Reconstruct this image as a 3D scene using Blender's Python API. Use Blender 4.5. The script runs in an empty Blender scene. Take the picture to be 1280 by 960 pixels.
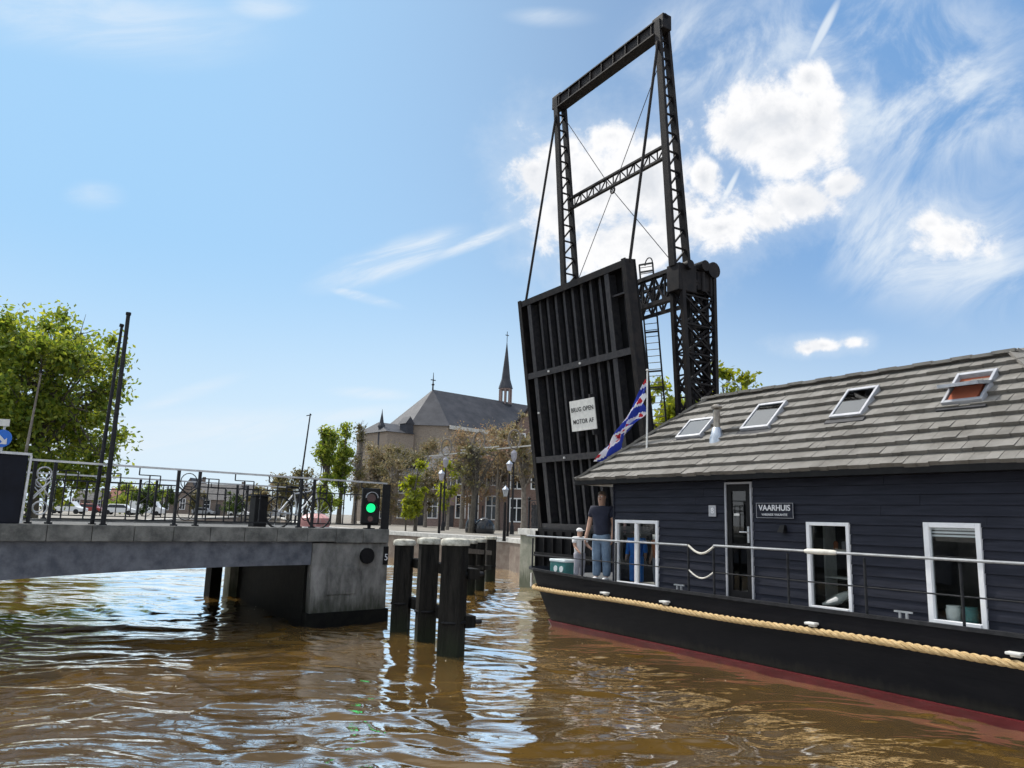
import bpy, bmesh, math, random
import numpy as np
from mathutils import Vector, Matrix
from math import sin, cos, pi, radians, atan2, sqrt, tan
random.seed(7); rng = np.random.default_rng(7)
S = bpy.context.scene
COL = S.collection
# ------------------------------------------------------------------ camera
F_PX, PITCH, ROLL, EYE = 950.0, radians(10.1), radians(1.7), 2.3
cd = bpy.data.cameras.new('camera'); cam = bpy.data.objects.new('camera', cd); COL.objects.link(cam)
fw = Vector((0, cos(PITCH), sin(PITCH))); u0 = Vector((0, -sin(PITCH), cos(PITCH))); r0 = Vector((1, 0, 0))
rt = r0*cos(ROLL)+u0*sin(ROLL); up = -r0*sin(ROLL)+u0*cos(ROLL)
M = Matrix((rt, up, -fw)).transposed().to_4x4(); M.translation = Vector((0, 0, EYE))
cam.matrix_world = M
cd.sensor_width = 36; cd.lens = 36*F_PX/1280; cd.clip_start = .05; cd.clip_end = 6000
S.camera = cam
def ray(x, y):
    v = rt*((x-640)/F_PX) - up*((y-480)/F_PX) + fw
    return v.normalized()
def at(x, y, Y):                       # world point seen in direction (x,y) at ground distance Y
    v = ray(x, y); return Vector((0, 0, EYE)) + v*(Y/v.y)

# ------------------------------------------------------------------ materials
def nt(mat): return mat.node_tree.nodes, mat.node_tree.links
def mat(name, col, rough=.6, metal=0., col2=None, scale=6., bump=0., bscale=40., detail=6., spec=.5, rsc=(1,1,1), bd=.01):
    m = bpy.data.materials.new(name); m.use_nodes = True
    n, l = nt(m); b = n['Principled BSDF']
    b.inputs['Base Color'].default_value = (*col, 1); b.inputs['Roughness'].default_value = rough
    b.inputs['Metallic'].default_value = metal; b.inputs['Specular IOR Level'].default_value = spec
    tc = n.new('ShaderNodeTexCoord'); mp = n.new('ShaderNodeMapping'); mp.inputs['Scale'].default_value = rsc
    l.new(tc.outputs['Object'], mp.inputs['Vector'])
    if col2 is not None:
        t = n.new('ShaderNodeTexNoise'); t.inputs['Scale'].default_value = scale; t.inputs['Detail'].default_value = detail; t.inputs['Roughness'].default_value = .65
        l.new(mp.outputs[0], t.inputs['Vector'])
        r = n.new('ShaderNodeValToRGB'); r.color_ramp.elements[0].position = .35; r.color_ramp.elements[1].position = .65
        r.color_ramp.elements[0].color = (*col, 1); r.color_ramp.elements[1].color = (*col2, 1)
        l.new(t.outputs[0], r.inputs[0]); l.new(r.outputs[0], b.inputs['Base Color'])
    if bump:
        t2 = n.new('ShaderNodeTexNoise'); t2.inputs['Scale'].default_value = bscale; t2.inputs['Detail'].default_value = 5
        l.new(mp.outputs[0], t2.inputs['Vector'])
        bp = n.new('ShaderNodeBump'); bp.inputs['Strength'].default_value = bump; bp.inputs['Distance'].default_value = bd
        l.new(t2.outputs[0], bp.inputs['Height']); l.new(bp.outputs[0], b.inputs['Normal'])
        mr = n.new('ShaderNodeMapRange'); mr.inputs[3].default_value = max(0, rough-.12); mr.inputs[4].default_value = min(1, rough+.15)
        l.new(t2.outputs[0], mr.inputs[0]); l.new(mr.outputs[0], b.inputs['Roughness'])
    return m
def per_island(m, cols, lo=0., hi=1.):
    n, l = nt(m); b = n['Principled BSDF']
    g = n.new('ShaderNodeNewGeometry'); r = n.new('ShaderNodeValToRGB')
    cr = r.color_ramp
    while len(cr.elements) < len(cols): cr.elements.new(.5)
    for i, c in enumerate(cols):
        cr.elements[i].position = i/(len(cols)-1); cr.elements[i].color = (*c, 1)
    l.new(g.outputs['Random Per Island'], r.inputs[0]); l.new(r.outputs[0], b.inputs['Base Color'])
    return r
def leafmat(name, cols, trans=.45):
    m = bpy.data.materials.new(name); m.use_nodes = True; n, l = nt(m)
    b = n['Principled BSDF']; b.inputs['Roughness'].default_value = .55; b.inputs['Specular IOR Level'].default_value = .3
    r = per_island(m, cols)
    tr = n.new('ShaderNodeBsdfTranslucent'); hs = n.new('ShaderNodeHueSaturation'); hs.inputs['Value'].default_value = 1.9; hs.inputs['Saturation'].default_value = 1.1; hs.inputs['Hue'].default_value = .485
    l.new(r.outputs[0], hs.inputs['Color']); l.new(hs.outputs[0], tr.inputs[0])
    mx = n.new('ShaderNodeMixShader'); mx.inputs[0].default_value = trans
    l.new(b.outputs[0], mx.inputs[1]); l.new(tr.outputs[0], mx.inputs[2]); l.new(mx.outputs[0], n['Material Output'].inputs[0])
    return m
K = {}
K['steel'] = mat('painted_steel', (.005, .005, .007), .6, 0, (.02, .016, .015), 4, .25, 60, spec=.18)
K['steel_lt'] = mat('highlight_steel', (.026, .026, .031), .55, 0, (.05, .048, .05), 7, .25, 60, spec=.18)  # lighter grey: highlights on stringers and girders are put into the colour
K['leafplate'] = mat('leaf_plate', (.004, .004, .005), .8, 0, (.010, .010, .011), 3, .2, 30, spec=.18)
K['wire'] = mat('wire', (.03, .03, .035), .5)
K['rail'] = mat('rail_iron', (.012, .013, .015), .55, 0, (.028, .028, .031), 9, .2, 80, spec=.18)
K['galv'] = mat('galvanised', (.42, .43, .44), .42, .5, (.6, .6, .6), 10, .1, 80)
K['railgrey'] = mat('rail_paint', (.26, .27, .28), .45, .2, (.4, .41, .42), 6, .2, 80)
K['concrete'] = mat('concrete', (.085, .083, .078), .85, 0, (.26, .25, .235), 1.9, .7, 25, 12, rsc=(1.6, 1.6, .8), bd=.02, spec=.18)
K['coping'] = mat('coping_stone', (.08, .08, .075), .85, 0, (.2, .195, .18), 3.5, .4, 30, bd=.02, spec=.18)
K['beam'] = mat('bridge_beam', (.07, .075, .09), .8, 0, (.155, .16, .18), 3.4, .4, 25, 9, bd=.02, spec=.18)
K['algae_shade'] = mat('algae_and_shade', (.003, .003, .003), .95, 0, (.008, .008, .006), 5, .4, 30, spec=.18)  # near-black: algae on the pier foot, painted shade under the span
K['abut'] = mat('abutment_stone', (.17, .175, .13), .9, 0, (.32, .31, .25), 2, .5, 20, 8, bd=.02)
K['quaybrick'] = mat('quay_brick', (.14, .10, .08), .9, 0, (.24, .2, .16), 2, .5, 20)
K['asphalt'] = mat('asphalt', (.06, .06, .06), .9, 0, (.11, .11, .105), 12, .4, 200)
K['ground'] = mat('ground_paving', (.16, .14, .12), .9, 0, (.26, .24, .2), 1.2, .3, 30)
K['timber'] = mat('dark_timber', (.006, .0055, .005), .85, 0, (.022, .02, .017), 3, .9, 14, rsc=(4, 4, .5), bd=.03, spec=.18)
K['cap'] = mat('pile_cap', (.24, .225, .18), .9, 0, (.62, .6, .52), 9, .8, 40)
K['capw'] = mat('white_stone', (.42, .41, .38), .8, 0, (.62, .6, .56), 4, .3, 30)
K['navy'] = mat('navy_cladding', (.009, .0105, .018), .55, 0, (.022, .024, .037), 2.6, .45, 22, rsc=(.6, 4, 8), bd=.004, spec=.18)
K['hull'] = mat('hull_paint', (.002, .0024, .0045), .55, 0, (.006, .006, .008), 2.2, .2, 9, bd=.02, spec=.12, rsc=(.5, 1, 2))
def zband(m, z0, z1, col):
    n, l = nt(m); b = n['Principled BSDF']; tc = n.new('ShaderNodeTexCoord'); sp = n.new('ShaderNodeSeparateXYZ'); l.new(tc.outputs['Object'], sp.inputs[0])
    t = n.new('ShaderNodeTexNoise'); t.inputs['Scale'].default_value = 5; t.inputs['Detail'].default_value = 8; mp = n.new('ShaderNodeMapping'); mp.inputs['Scale'].default_value = (2.5, 2.5, .5); l.new(tc.outputs['Object'], mp.inputs[0]); l.new(mp.outputs[0], t.inputs[0])
    a = n.new('ShaderNodeMath'); a.operation = 'MULTIPLY_ADD'; a.inputs[1].default_value = (z1-z0)*1.6; l.new(t.outputs[0], a.inputs[0]); sb = n.new('ShaderNodeMath'); sb.operation = 'SUBTRACT'; l.new(sp.outputs[2], sb.inputs[0]); l.new(a.outputs[0], sb.inputs[1]); a.inputs[2].default_value = -(z1-z0)*.8
    r = n.new('ShaderNodeMapRange'); r.inputs[1].default_value = z0; r.inputs[2].default_value = z1; r.inputs[3].default_value = .85; r.inputs[4].default_value = 0; l.new(sb.outputs[0], r.inputs[0])
    mx = n.new('ShaderNodeMix'); mx.data_type = 'RGBA'; l.new(r.outputs[0], mx.inputs[0]); src = b.inputs['Base Color'].links[0].from_socket; l.new(src, mx.inputs[6]); mx.inputs[7].default_value = (*col, 1); l.new(mx.outputs[2], b.inputs['Base Color'])
zband(K['hull'], .12, .26, (.02, .02, .016)); zband(K['concrete'], .25, .75, (.03, .034, .022)); zband(K['timber'], .1, .5, (.018, .022, .012)); zband(K['abut'], .2, .8, (.05, .06, .03))
K['red'] = mat('boot_stripe', (.085, .007, .010), .4, 0, (.13, .012, .016), 4, .2, 20)
K['white'] = mat('white_frame', (.74, .74, .76), .4, 0, (.82, .82, .83), 4)
K['offw'] = mat('offwhite', (.62, .61, .58), .6, 0, (.75, .74, .7), 8)
K['greyframe'] = mat('grey_frame', (.3, .31, .34), .45, 0, (.42, .42, .44), 4)
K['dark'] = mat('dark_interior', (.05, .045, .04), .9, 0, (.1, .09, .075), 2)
K['rope'] = mat('manila_rope', (.42, .28, .12), .8, 0, (.62, .44, .22), 12, .8, 180, rsc=(1, 1, 1), bd=.006)
K['ropew'] = mat('white_rope', (.62, .58, .5), .8, 0, (.75, .72, .65), 12, .5, 150)
K['deck'] = mat('deck_paint', (.05, .055, .06), .7, 0, (.11, .11, .11), 5, .3, 60)
K['zinc'] = mat('zinc', (.32, .35, .4), .38, .7, (.55, .58, .62), 6, .2, 20)
K['brass'] = mat('stove_pipe', (.2, .17, .14), .4, .6, (.36, .32, .27), 10)
K['skin'] = mat('skin', (.42, .24, .17), .55, 0, (.5, .3, .21), 12)
K['hair'] = mat('hair', (.045, .03, .02), .7, 0, (.09, .06, .04), 40, .6, 120)
K['tshirt'] = mat('navy_cotton', (.012, .014, .03), .9, 0, (.025, .028, .05), 10, .5, 40)
K['jeans'] = mat('denim', (.09, .14, .22), .9, 0, (.22, .3, .4), 7, .5, 60)
K['cotton'] = mat('white_cotton', (.72, .7, .7), .9, 0, (.8, .78, .77), 6, .5, 40)
K['greyc'] = mat('grey_cotton', (.3, .29, .33), .9, 0, (.4, .39, .43), 6, .5, 40)
K['blue'] = mat('blue_fabric', (.03, .22, .75), .85, 0, (.06, .3, .85), 6, .5, 40)
K['orange'] = mat('orange_fabric', (.5, .16, .06), .85)
K['teal'] = mat('teal_plastic', (.03, .12, .12), .4, 0, (.05, .2, .19), 6)
K['lens'] = mat('clear_lens', (.75, .8, .8), .15)
K['black'] = mat('black_plastic', (.005, .005, .006), .5, 0, (.01, .01, .011), 8, .2, 60, spec=.18)
K['cabinet'] = mat('cabinet_navy', (.003, .004, .009), .5, 0, (.006, .008, .016), 3, spec=.18)
K['bark'] = mat('bark', (.05, .042, .032), .95, 0, (.11, .095, .075), 6, .8, 30)
K['barkp'] = mat('pale_bark', (.13, .11, .09), .95, 0, (.24, .21, .18), 6, .8, 30)
K['slate'] = mat('slate_roof', (.035, .037, .045), .6, 0, (.065, .066, .075), .5, .3, 5, spec=.18)
K['slatelt'] = mat('pale_slate', (.17, .18, .165), .6, 0, (.25, .26, .235), .5, .3, 5)
K['rtile'] = mat('red_tile', (.2, .075, .05), .8, 0, (.3, .12, .08), 2)
K['dtile'] = mat('dark_tile', (.04, .04, .045), .7, 0, (.08, .078, .08), 2, spec=.18)
K['grn'] = mat('copper_trim', (.3, .36, .33), .7)
K['pink'] = mat('faded_red_paint', (.55, .26, .24), .4)
K['carw'] = mat('white_car_paint', (.72, .72, .72), .25); K['carr'] = mat('red_car_paint', (.3, .03, .02), .25)
K['carb'] = mat('black_car_paint', (.012, .013, .016), .22); K['carg'] = mat('grey_car_paint', (.3, .31, .33), .25)
K['tyre'] = mat('tyre', (.015, .015, .015), .85)
K['cloth_red'] = mat('brick_fabric', (.35, .09, .04), .9)
def brickm(name, a, b_, mortar, sc):
    m = mat(name, a, .9); n, l = nt(m); t = n.new('ShaderNodeTexBrick'); tc = n.new('ShaderNodeTexCoord'); mp = n.new('ShaderNodeMapping')
    mp.inputs['Rotation'].default_value = (radians(90), 0, 0)
    l.new(tc.outputs['Object'], mp.inputs[0]); l.new(mp.outputs[0], t.inputs['Vector'])
    t.inputs['Color1'].default_value = (*a, 1); t.inputs['Color2'].default_value = (*b_, 1); t.inputs['Mortar'].default_value = (*mortar, 1)
    t.inputs['Scale'].default_value = sc; l.new(t.outputs[0], n['Principled BSDF'].inputs[0]); return m
K['brickr'] = brickm('red_brick', (.12, .065, .05), (.18, .105, .085), (.3, .26, .23), 3)
K['brickd'] = brickm('brown_brick', (.12, .085, .065), (.2, .15, .12), (.22, .2, .18), 3)
K['brickp'] = brickm('pink_brick', (.2, .135, .12), (.26, .18, .16), (.35, .3, .28), 3)
K['brickc'] = brickm('tan_brick', (.2, .155, .12), (.28, .225, .18), (.3, .27, .23), 3)
K['render'] = mat('cream_render', (.5, .46, .4), .9, 0, (.6, .56, .5), 1)
# shingles
m = mat('roof_shingle', (.2, .19, .175), .85, bump=.6, bscale=30, rsc=(9, 1.2, 1.2), bd=.012); r_ = per_island(m, [(.17, .159, .142), (.21, .197, .177), (.19, .178, .16), (.23, .216, .196)])
n, l = nt(m); tn = n.new('ShaderNodeTexNoise'); tn.inputs['Scale'].default_value = 3; tn.inputs['Detail'].default_value = 8
mxx = n.new('ShaderNodeMix'); mxx.data_type = 'RGBA'; mxx.blend_type = 'MULTIPLY'; mxx.inputs[0].default_value = .55
rr = n.new('ShaderNodeValToRGB'); rr.color_ramp.elements[0].position = .3; rr.color_ramp.elements[0].color = (.45, .43, .4, 1); rr.color_ramp.elements[1].position = .6
tcs = n.new('ShaderNodeTexCoord'); l.new(tcs.outputs['Object'], tn.inputs['Vector']); l.new(tn.outputs[0], rr.inputs[0])
l.new(r_.outputs[0], mxx.inputs[6]); l.new(rr.outputs[0], mxx.inputs[7]); l.new(mxx.outputs[2], n['Principled BSDF'].inputs[0]); K['shingle'] = m
# glass
def glass(name, tint, fac):
    m = bpy.data.materials.new(name); m.use_nodes = True; n, l = nt(m)
    g = n.new('ShaderNodeBsdfGlossy'); g.inputs['Roughness'].default_value = .02; g.inputs['Color'].default_value = (.9, .93, .95, 1)
    t = n.new('ShaderNodeBsdfTransparent'); t.inputs[0].default_value = (*tint, 1)
    fr = n.new('ShaderNodeLayerWeight'); fr.inputs[0].default_value = .33
    ad = n.new('ShaderNodeMath'); ad.operation = 'ADD'; ad.inputs[1].default_value = fac; l.new(fr.outputs[0], ad.inputs[0])
    mx = n.new('ShaderNodeMixShader'); l.new(ad.outputs[0], mx.inputs[0]); l.new(t.outputs[0], mx.inputs[1]); l.new(g.outputs[0], mx.inputs[2])
    l.new(mx.outputs[0], n['Material Output'].inputs[0]); return m
K['glass'] = glass('window_glass', (.75, .8, .8), .03)
K['skyglass'] = glass('skylight_glass', (.22, .25, .28), .08)
K['houseglass'] = mat('house_glass', (.02, .022, .028), .1)
def emis(name, col, st):
    m = bpy.data.materials.new(name); m.use_nodes = True; b = nt(m)[0]['Principled BSDF']
    b.inputs['Base Color'].default_value = (*col, 1); b.inputs['Emission Color'].default_value = (*col, 1); b.inputs['Emission Strength'].default_value = st; return m
K['green_lamp'] = emis('green_signal', (.0, .75, .22), 1.25)
K['redlens'] = mat('red_lens', (.06, .005, .005), .2)
K['blue_sign'] = mat('blue_sign', (.01, .14, .6), .4); K['letter'] = mat('black_lettering', (.015, .015, .015), .6)
K['wletter'] = mat('white_lettering', (.7, .7, .72), .6)
# flag: pale fabric blue with white bands
K['fblue'] = mat('flag_blue', (.012, .035, .33), .8); K['fwhite'] = mat('flag_white', (.75, .75, .8), .8); K['fred'] = mat('flag_red', (.5, .015, .03), .8)
for k in ('fblue', 'fwhite', 'fred'): K[k].use_backface_culling = False
L_GREEN = leafmat('leaf_fresh_green', [(.06, .11, .022), (.15, .205, .034), (.27, .30, .05), (.09, .145, .024)], .5)
L_DARK = leafmat('leaf_dark_green', [(.02, .04, .008), (.045, .08, .014), (.07, .10, .02)], .3)
L_YEL = leafmat('leaf_yellow_green', [(.14, .18, .02), (.25, .27, .03), (.10, .14, .02)], .45)
L_BROWN = leafmat('leaf_brown_bud', [(.17, .125, .065), (.25, .2, .11), (.2, .18, .09), (.14, .13, .06)], .3)
L_RUST = leafmat('leaf_rust_bud', [(.24, .15, .075), (.3, .22, .12), (.2, .175, .09), (.26, .2, .13)], .3)
L_OLIVE = leafmat('leaf_olive', [(.08, .08, .03), (.14, .125, .05), (.10, .10, .045), (.2, .16, .07)], .3)

# ------------------------------------------------------------------ mesh builder
class MB:
    def __init__(s): s.v = []; s.f = []; s.m = []
    def add(s, vs, fs, mi=0):
        o = len(s.v); s.v += [tuple(p) for p in vs]; s.f += [[i+o for i in f] for f in fs]; s.m += [mi]*len(fs)
    def hexa(s, p, mi=0): s.add(p, [(0, 3, 2, 1), (4, 5, 6, 7), (0, 1, 5, 4), (1, 2, 6, 5), (2, 3, 7, 6), (3, 0, 4, 7)], mi)
    def box(s, a, b, mi=0):
        x0, y0, z0 = [min(a[i], b[i]) for i in range(3)]; x1, y1, z1 = [max(a[i], b[i]) for i in range(3)]
        s.hexa([(x0, y0, z0), (x1, y0, z0), (x1, y1, z0), (x0, y1, z0), (x0, y0, z1), (x1, y0, z1), (x1, y1, z1), (x0, y1, z1)], mi)
        return s
    def bar(s, a, b, w, h=None, upv=(0, 0, 1), mi=0):
        h = h or w; a = Vector(a); b = Vector(b); d = (b-a).normalized(); u = Vector(upv)
        if abs(d.dot(u)) > .98: u = Vector((1, 0, 0)) if abs(d.x) < .9 else Vector((0, 1, 0))
        sd = d.cross(u).normalized(); u = sd.cross(d).normalized()
        sd *= w/2; u *= h/2
        s.hexa([a-sd-u, a+sd-u, b+sd-u, b-sd-u, a-sd+u, a+sd+u, b+sd+u, b-sd+u], mi); return s
    def tube(s, pts, r, n=8, mi=0, caps=True, closed=False):
        pts = [Vector(p) for p in pts]; N = len(pts); rs = r if isinstance(r, (list, tuple)) else [r]*N
        t0 = (pts[1]-pts[0]).normalized(); u = Vector((0, 0, 1)) if abs(t0.z) < .9 else Vector((1, 0, 0))
        sd = t0.cross(u).normalized(); vs = []
        for i, p in enumerate(pts):
            if closed: t = (pts[(i+1) % N]-pts[i-1]).normalized()
            else: t = (pts[min(i+1, N-1)]-pts[max(i-1, 0)]).normalized()
            sd = (sd-t*sd.dot(t)).normalized(); w = t.cross(sd)
            for k in range(n):
                a = 2*pi*k/n; vs.append(p+(sd*cos(a)+w*sin(a))*rs[i])
        fs = []
        for i in range(N if closed else N-1):
            j = (i+1) % N
            for k in range(n): k2 = (k+1) % n; fs.append((i*n+k, i*n+k2, j*n+k2, j*n+k))
        if caps and not closed: fs += [tuple(range(n))[::-1], tuple(range((N-1)*n, N*n))]
        s.add(vs, fs, mi); return s
    def lathe(s, c, prof, n=20, mi=0):          # prof: (r,z) pairs
        vs = []; fs = []
        for r, z in prof:
            for k in range(n): a = 2*pi*k/n; vs.append((c[0]+r*cos(a), c[1]+r*sin(a), c[2]+z))
        for i in range(len(prof)-1):
            for k in range(n): k2 = (k+1) % n; fs.append((i*n+k, i*n+k2, (i+1)*n+k2, (i+1)*n+k))
        fs += [tuple(range(n))[::-1], tuple(range((len(prof)-1)*n, len(prof)*n))]
        s.add(vs, fs, mi); return s
    def prism(s, poly, z0, z1, mi=0):           # plan polygon (ccw)
        n = len(poly); s.add([(x, y, z0) for x, y in poly]+[(x, y, z1) for x, y in poly],
              [tuple(range(n))[::-1], tuple(range(n, 2*n))]+[(i, (i+1) % n, n+(i+1) % n, n+i) for i in range(n)], mi); return s
    def extr(s, poly, d, mi=0):                 # 3d polygon extruded by vector d
        n = len(poly); d = Vector(d); P = [Vector(p) for p in poly]
        s.add(P+[p+d for p in P], [tuple(range(n))[::-1], tuple(range(n, 2*n))]+[(i, (i+1) % n, n+(i+1) % n, n+i) for i in range(n)], mi); return s
    def build(s, name, mats, parent=None, smooth=False, bevel=0):
        me = bpy.data.meshes.new(name); me.from_pydata(s.v, [], s.f); me.polygons.foreach_set('material_index', s.m)
        for mm in (mats if isinstance(mats, (list, tuple)) else [mats]): me.materials.append(mm)
        bm = bmesh.new(); bm.from_mesh(me); bmesh.ops.recalc_face_normals(bm, faces=bm.faces); bm.to_mesh(me); bm.free()
        if smooth:
            me.polygons.foreach_set('use_smooth', [True]*len(me.polygons)); me.set_sharp_from_angle(angle=radians(40))
        o = bpy.data.objects.new(name, me); COL.objects.link(o)
        if parent is not None: o.parent = parent
        if bevel:
            b = o.modifiers.new('bevel', 'BEVEL'); b.width = bevel; b.segments = 2; b.limit_method = 'ANGLE'
        return o
def tag(o, label=None, cat=None, group=None, kind=None):
    if label: o['label'] = label
    if cat: o['category'] = cat
    if group: o['group'] = group
    if kind: o['kind'] = kind
    return o
def empty(name, loc, rz=0, label=None, cat=None, group=None):
    o = bpy.data.objects.new(name, None); COL.objects.link(o); o.location = loc; o.rotation_euler = (0, 0, rz); o.empty_display_size = .2
    return tag(o, label, cat, group)
def copy_tree(o, parent=None):
    c = o.copy(); COL.objects.link(c); c.parent = parent
    for ch in [x for x in bpy.data.objects if x.parent == o]: copy_tree(ch, c)
    return c
def text(name, body, size, matx, parent, M4, spacing=1., align='CENTER', bold=0.):
    c = bpy.data.curves.new(name, 'FONT'); c.body = body; c.size = size; c.align_x = align; c.align_y = 'CENTER'; c.extrude = .003; c.space_character = spacing; c.offset = bold
    t = bpy.data.objects.new(name, c); COL.objects.link(t)
    bpy.context.view_layer.update()
    me = bpy.data.meshes.new_from_object(t.evaluated_get(bpy.context.evaluated_depsgraph_get()))
    bpy.data.objects.remove(t); me.transform(M4); me.materials.clear(); me.materials.append(matx)
    o = bpy.data.objects.new(name, me); COL.objects.link(o); o.parent = parent; return o

# ------------------------------------------------------------------ water
WV = []
for i in range(64):
    lam = .2*(1.052**i); a = rng.normal(radians(92), radians(34 if lam < 1.2 else 22))
    WV.append((lam, a, rng.uniform(.6, 1.3), rng.uniform(0, 2*pi)))
def waves(X, Y):
    Z = np.zeros_like(X); dist = np.sqrt(X**2+Y**2)
    wx = X+.35*np.sin(.9*Y+.5*X)+.2*np.sin(1.9*X-1.1*Y)+.06*np.sin(5.1*X+3.3*Y); wy = Y+.3*np.sin(.8*X+1.3)+.15*np.sin(2.1*X+.9*Y)+.05*np.sin(6.3*Y-2.7*X)
    for lam, a, r_, ph in WV:
        k = 2*pi/lam; amp = lam*r_*(.0040 if lam < .9 else .0035 if lam < 1.8 else .0015)
        Z += amp*np.sin(k*(cos(a)*wx+sin(a)*wy)+ph)*(dist < lam*120)
    patch = .8+.35*np.sin(.31*X+.7)*np.sin(.23*Y+1.1)+.2*np.sin(.9*X-.5*Y)
    return Z*patch
def make_water():
    xs = np.arange(-9, 9.01, .042); g = [9.]
    st = .045
    while g[-1] < 800: st *= 1.045; g.append(g[-1]+st)
    g = np.array(g[1:]); xs = np.concatenate([-g[::-1], xs, g])
    ys = list(np.arange(-2, 24, .042)); st = .045
    while ys[-1] < 320: st *= 1.02; ys.append(ys[-1]+st)
    ys = np.array([-60, -30, -14, -7, -4, -3]+ys); X, Y = np.meshgrid(xs, ys); Z = waves(X, Y); Z[:8] = 0
    nx, ny = len(xs), len(ys); v = np.stack([X, Y, Z], -1).reshape(-1, 3)
    i = np.arange(ny-1)[:, None]*nx+np.arange(nx-1)[None]; q = np.stack([i, i+1, i+nx+1, i+nx], -1).reshape(-1, 4)
    me = bpy.data.meshes.new('water'); me.vertices.add(len(v)); me.vertices.foreach_set('co', v.ravel())
    me.loops.add(q.size); me.loops.foreach_set('vertex_index', q.ravel().astype(np.int32))
    me.polygons.add(len(q)); me.polygons.foreach_set('loop_start', np.arange(0, q.size, 4, dtype=np.int32)); me.update(calc_edges=True)
    me.polygons.foreach_set('use_smooth', [True]*len(q)); me.validate()
    m = bpy.data.materials.new('canal_water'); m.use_nodes = True; n, l = nt(m); b = n['Principled BSDF']
    tc = n.new('ShaderNodeTexCoord')
    t = n.new('ShaderNodeTexNoise'); t.inputs['Scale'].default_value = .6; t.inputs['Detail'].default_value = 6; l.new(tc.outputs['Object'], t.inputs[0])
    r = n.new('ShaderNodeValToRGB'); r.color_ramp.elements[0].color = (.050, .028, .006, 1); r.color_ramp.elements[1].color = (.098, .056, .014, 1)
    r.color_ramp.elements[0].position = .3; r.color_ramp.elements[1].position = .7
    l.new(t.outputs[0], r.inputs[0]); l.new(r.outputs[0], b.inputs['Base Color'])
    b.inputs['Roughness'].default_value = .035; b.inputs['IOR'].default_value = 1.36; b.inputs['Specular IOR Level'].default_value = .75
    mp = n.new('ShaderNodeMapping'); mp.inputs['Scale'].default_value = (.7, 1.7, 1); l.new(tc.outputs['Object'], mp.inputs[0])
    t1 = n.new('ShaderNodeTexNoise'); t1.inputs['Scale'].default_value = 2.2; t1.inputs['Detail'].default_value = 4; t1.inputs['Distortion'].default_value = .6
    t2 = n.new('ShaderNodeTexNoise'); t2.inputs['Scale'].default_value = 9; t2.inputs['Detail'].default_value = 3
    for q_ in (t1, t2): l.new(mp.outputs[0], q_.inputs[0])
    ad = n.new('ShaderNodeMath'); ad.operation = 'MULTIPLY_ADD'; ad.inputs[1].default_value = .16; l.new(t2.outputs[0], ad.inputs[0]); l.new(t1.outputs[0], ad.inputs[2])
    bp = n.new('ShaderNodeBump'); bp.inputs['Strength'].default_value = 1; bp.inputs['Distance'].default_value = .009
    l.new(ad.outputs[0], bp.inputs['Height']); l.new(bp.outputs[0], b.inputs['Normal'])
    b.inputs['Specular IOR Level'].default_value = 0
    gl = n.new('ShaderNodeBsdfGlossy'); gl.inputs['Roughness'].default_value = .03; gl.inputs['Color'].default_value = (2.3, 2.28, 2.2, 1); l.new(bp.outputs[0], gl.inputs['Normal'])
    lw = n.new('ShaderNodeLayerWeight'); lw.inputs['Blend'].default_value = .5; l.new(bp.outputs[0], lw.inputs['Normal'])
    mr = n.new('ShaderNodeMapRange'); mr.interpolation_type = 'SMOOTHSTEP'; mr.inputs[1].default_value = .63; mr.inputs[2].default_value = .76; mr.inputs[3].default_value = .02; mr.inputs[4].default_value = .46
    l.new(lw.outputs['Facing'], mr.inputs[0]); mx = n.new('ShaderNodeMixShader'); l.new(mr.outputs[0], mx.inputs[0]); l.new(b.outputs[0], mx.inputs[1]); l.new(gl.outputs[0], mx.inputs[2]); l.new(mx.outputs[0], n['Material Output'].inputs[0])
    me.materials.append(m); o = bpy.data.objects.new('water', me); COL.objects.link(o); o['kind'] = 'structure'
make_water()
def debris():
    b = MB(); n = 420; Yd = rng.uniform(3.6, 22, n)**1.0; Xd = rng.uniform(-.62, .35, n)*Yd
    Zd = waves(Xd, Yd)
    for x, y, z in zip(Xd, Yd, Zd):
        r = rng.uniform(.004, .013)*(1 if y < 12 else 1.5); a = rng.uniform(0, 6); z += .004
        b.add([(x+r*cos(a), y+r*sin(a), z), (x-r*.6*sin(a), y+r*.6*cos(a), z+.003), (x-r*cos(a), y-r*sin(a), z), (x+r*.6*sin(a), y-r*.6*cos(a), z+.002)], [(0, 1, 2, 3)])
    m = mat('floating_bits', (.5, .5, .4), .6); per_island(m, [(.6, .58, .5), (.35, .33, .12), (.7, .7, .66), (.12, .2, .03)])
    o = b.build('floating_debris', m); o['kind'] = 'stuff'
debris()

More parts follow.
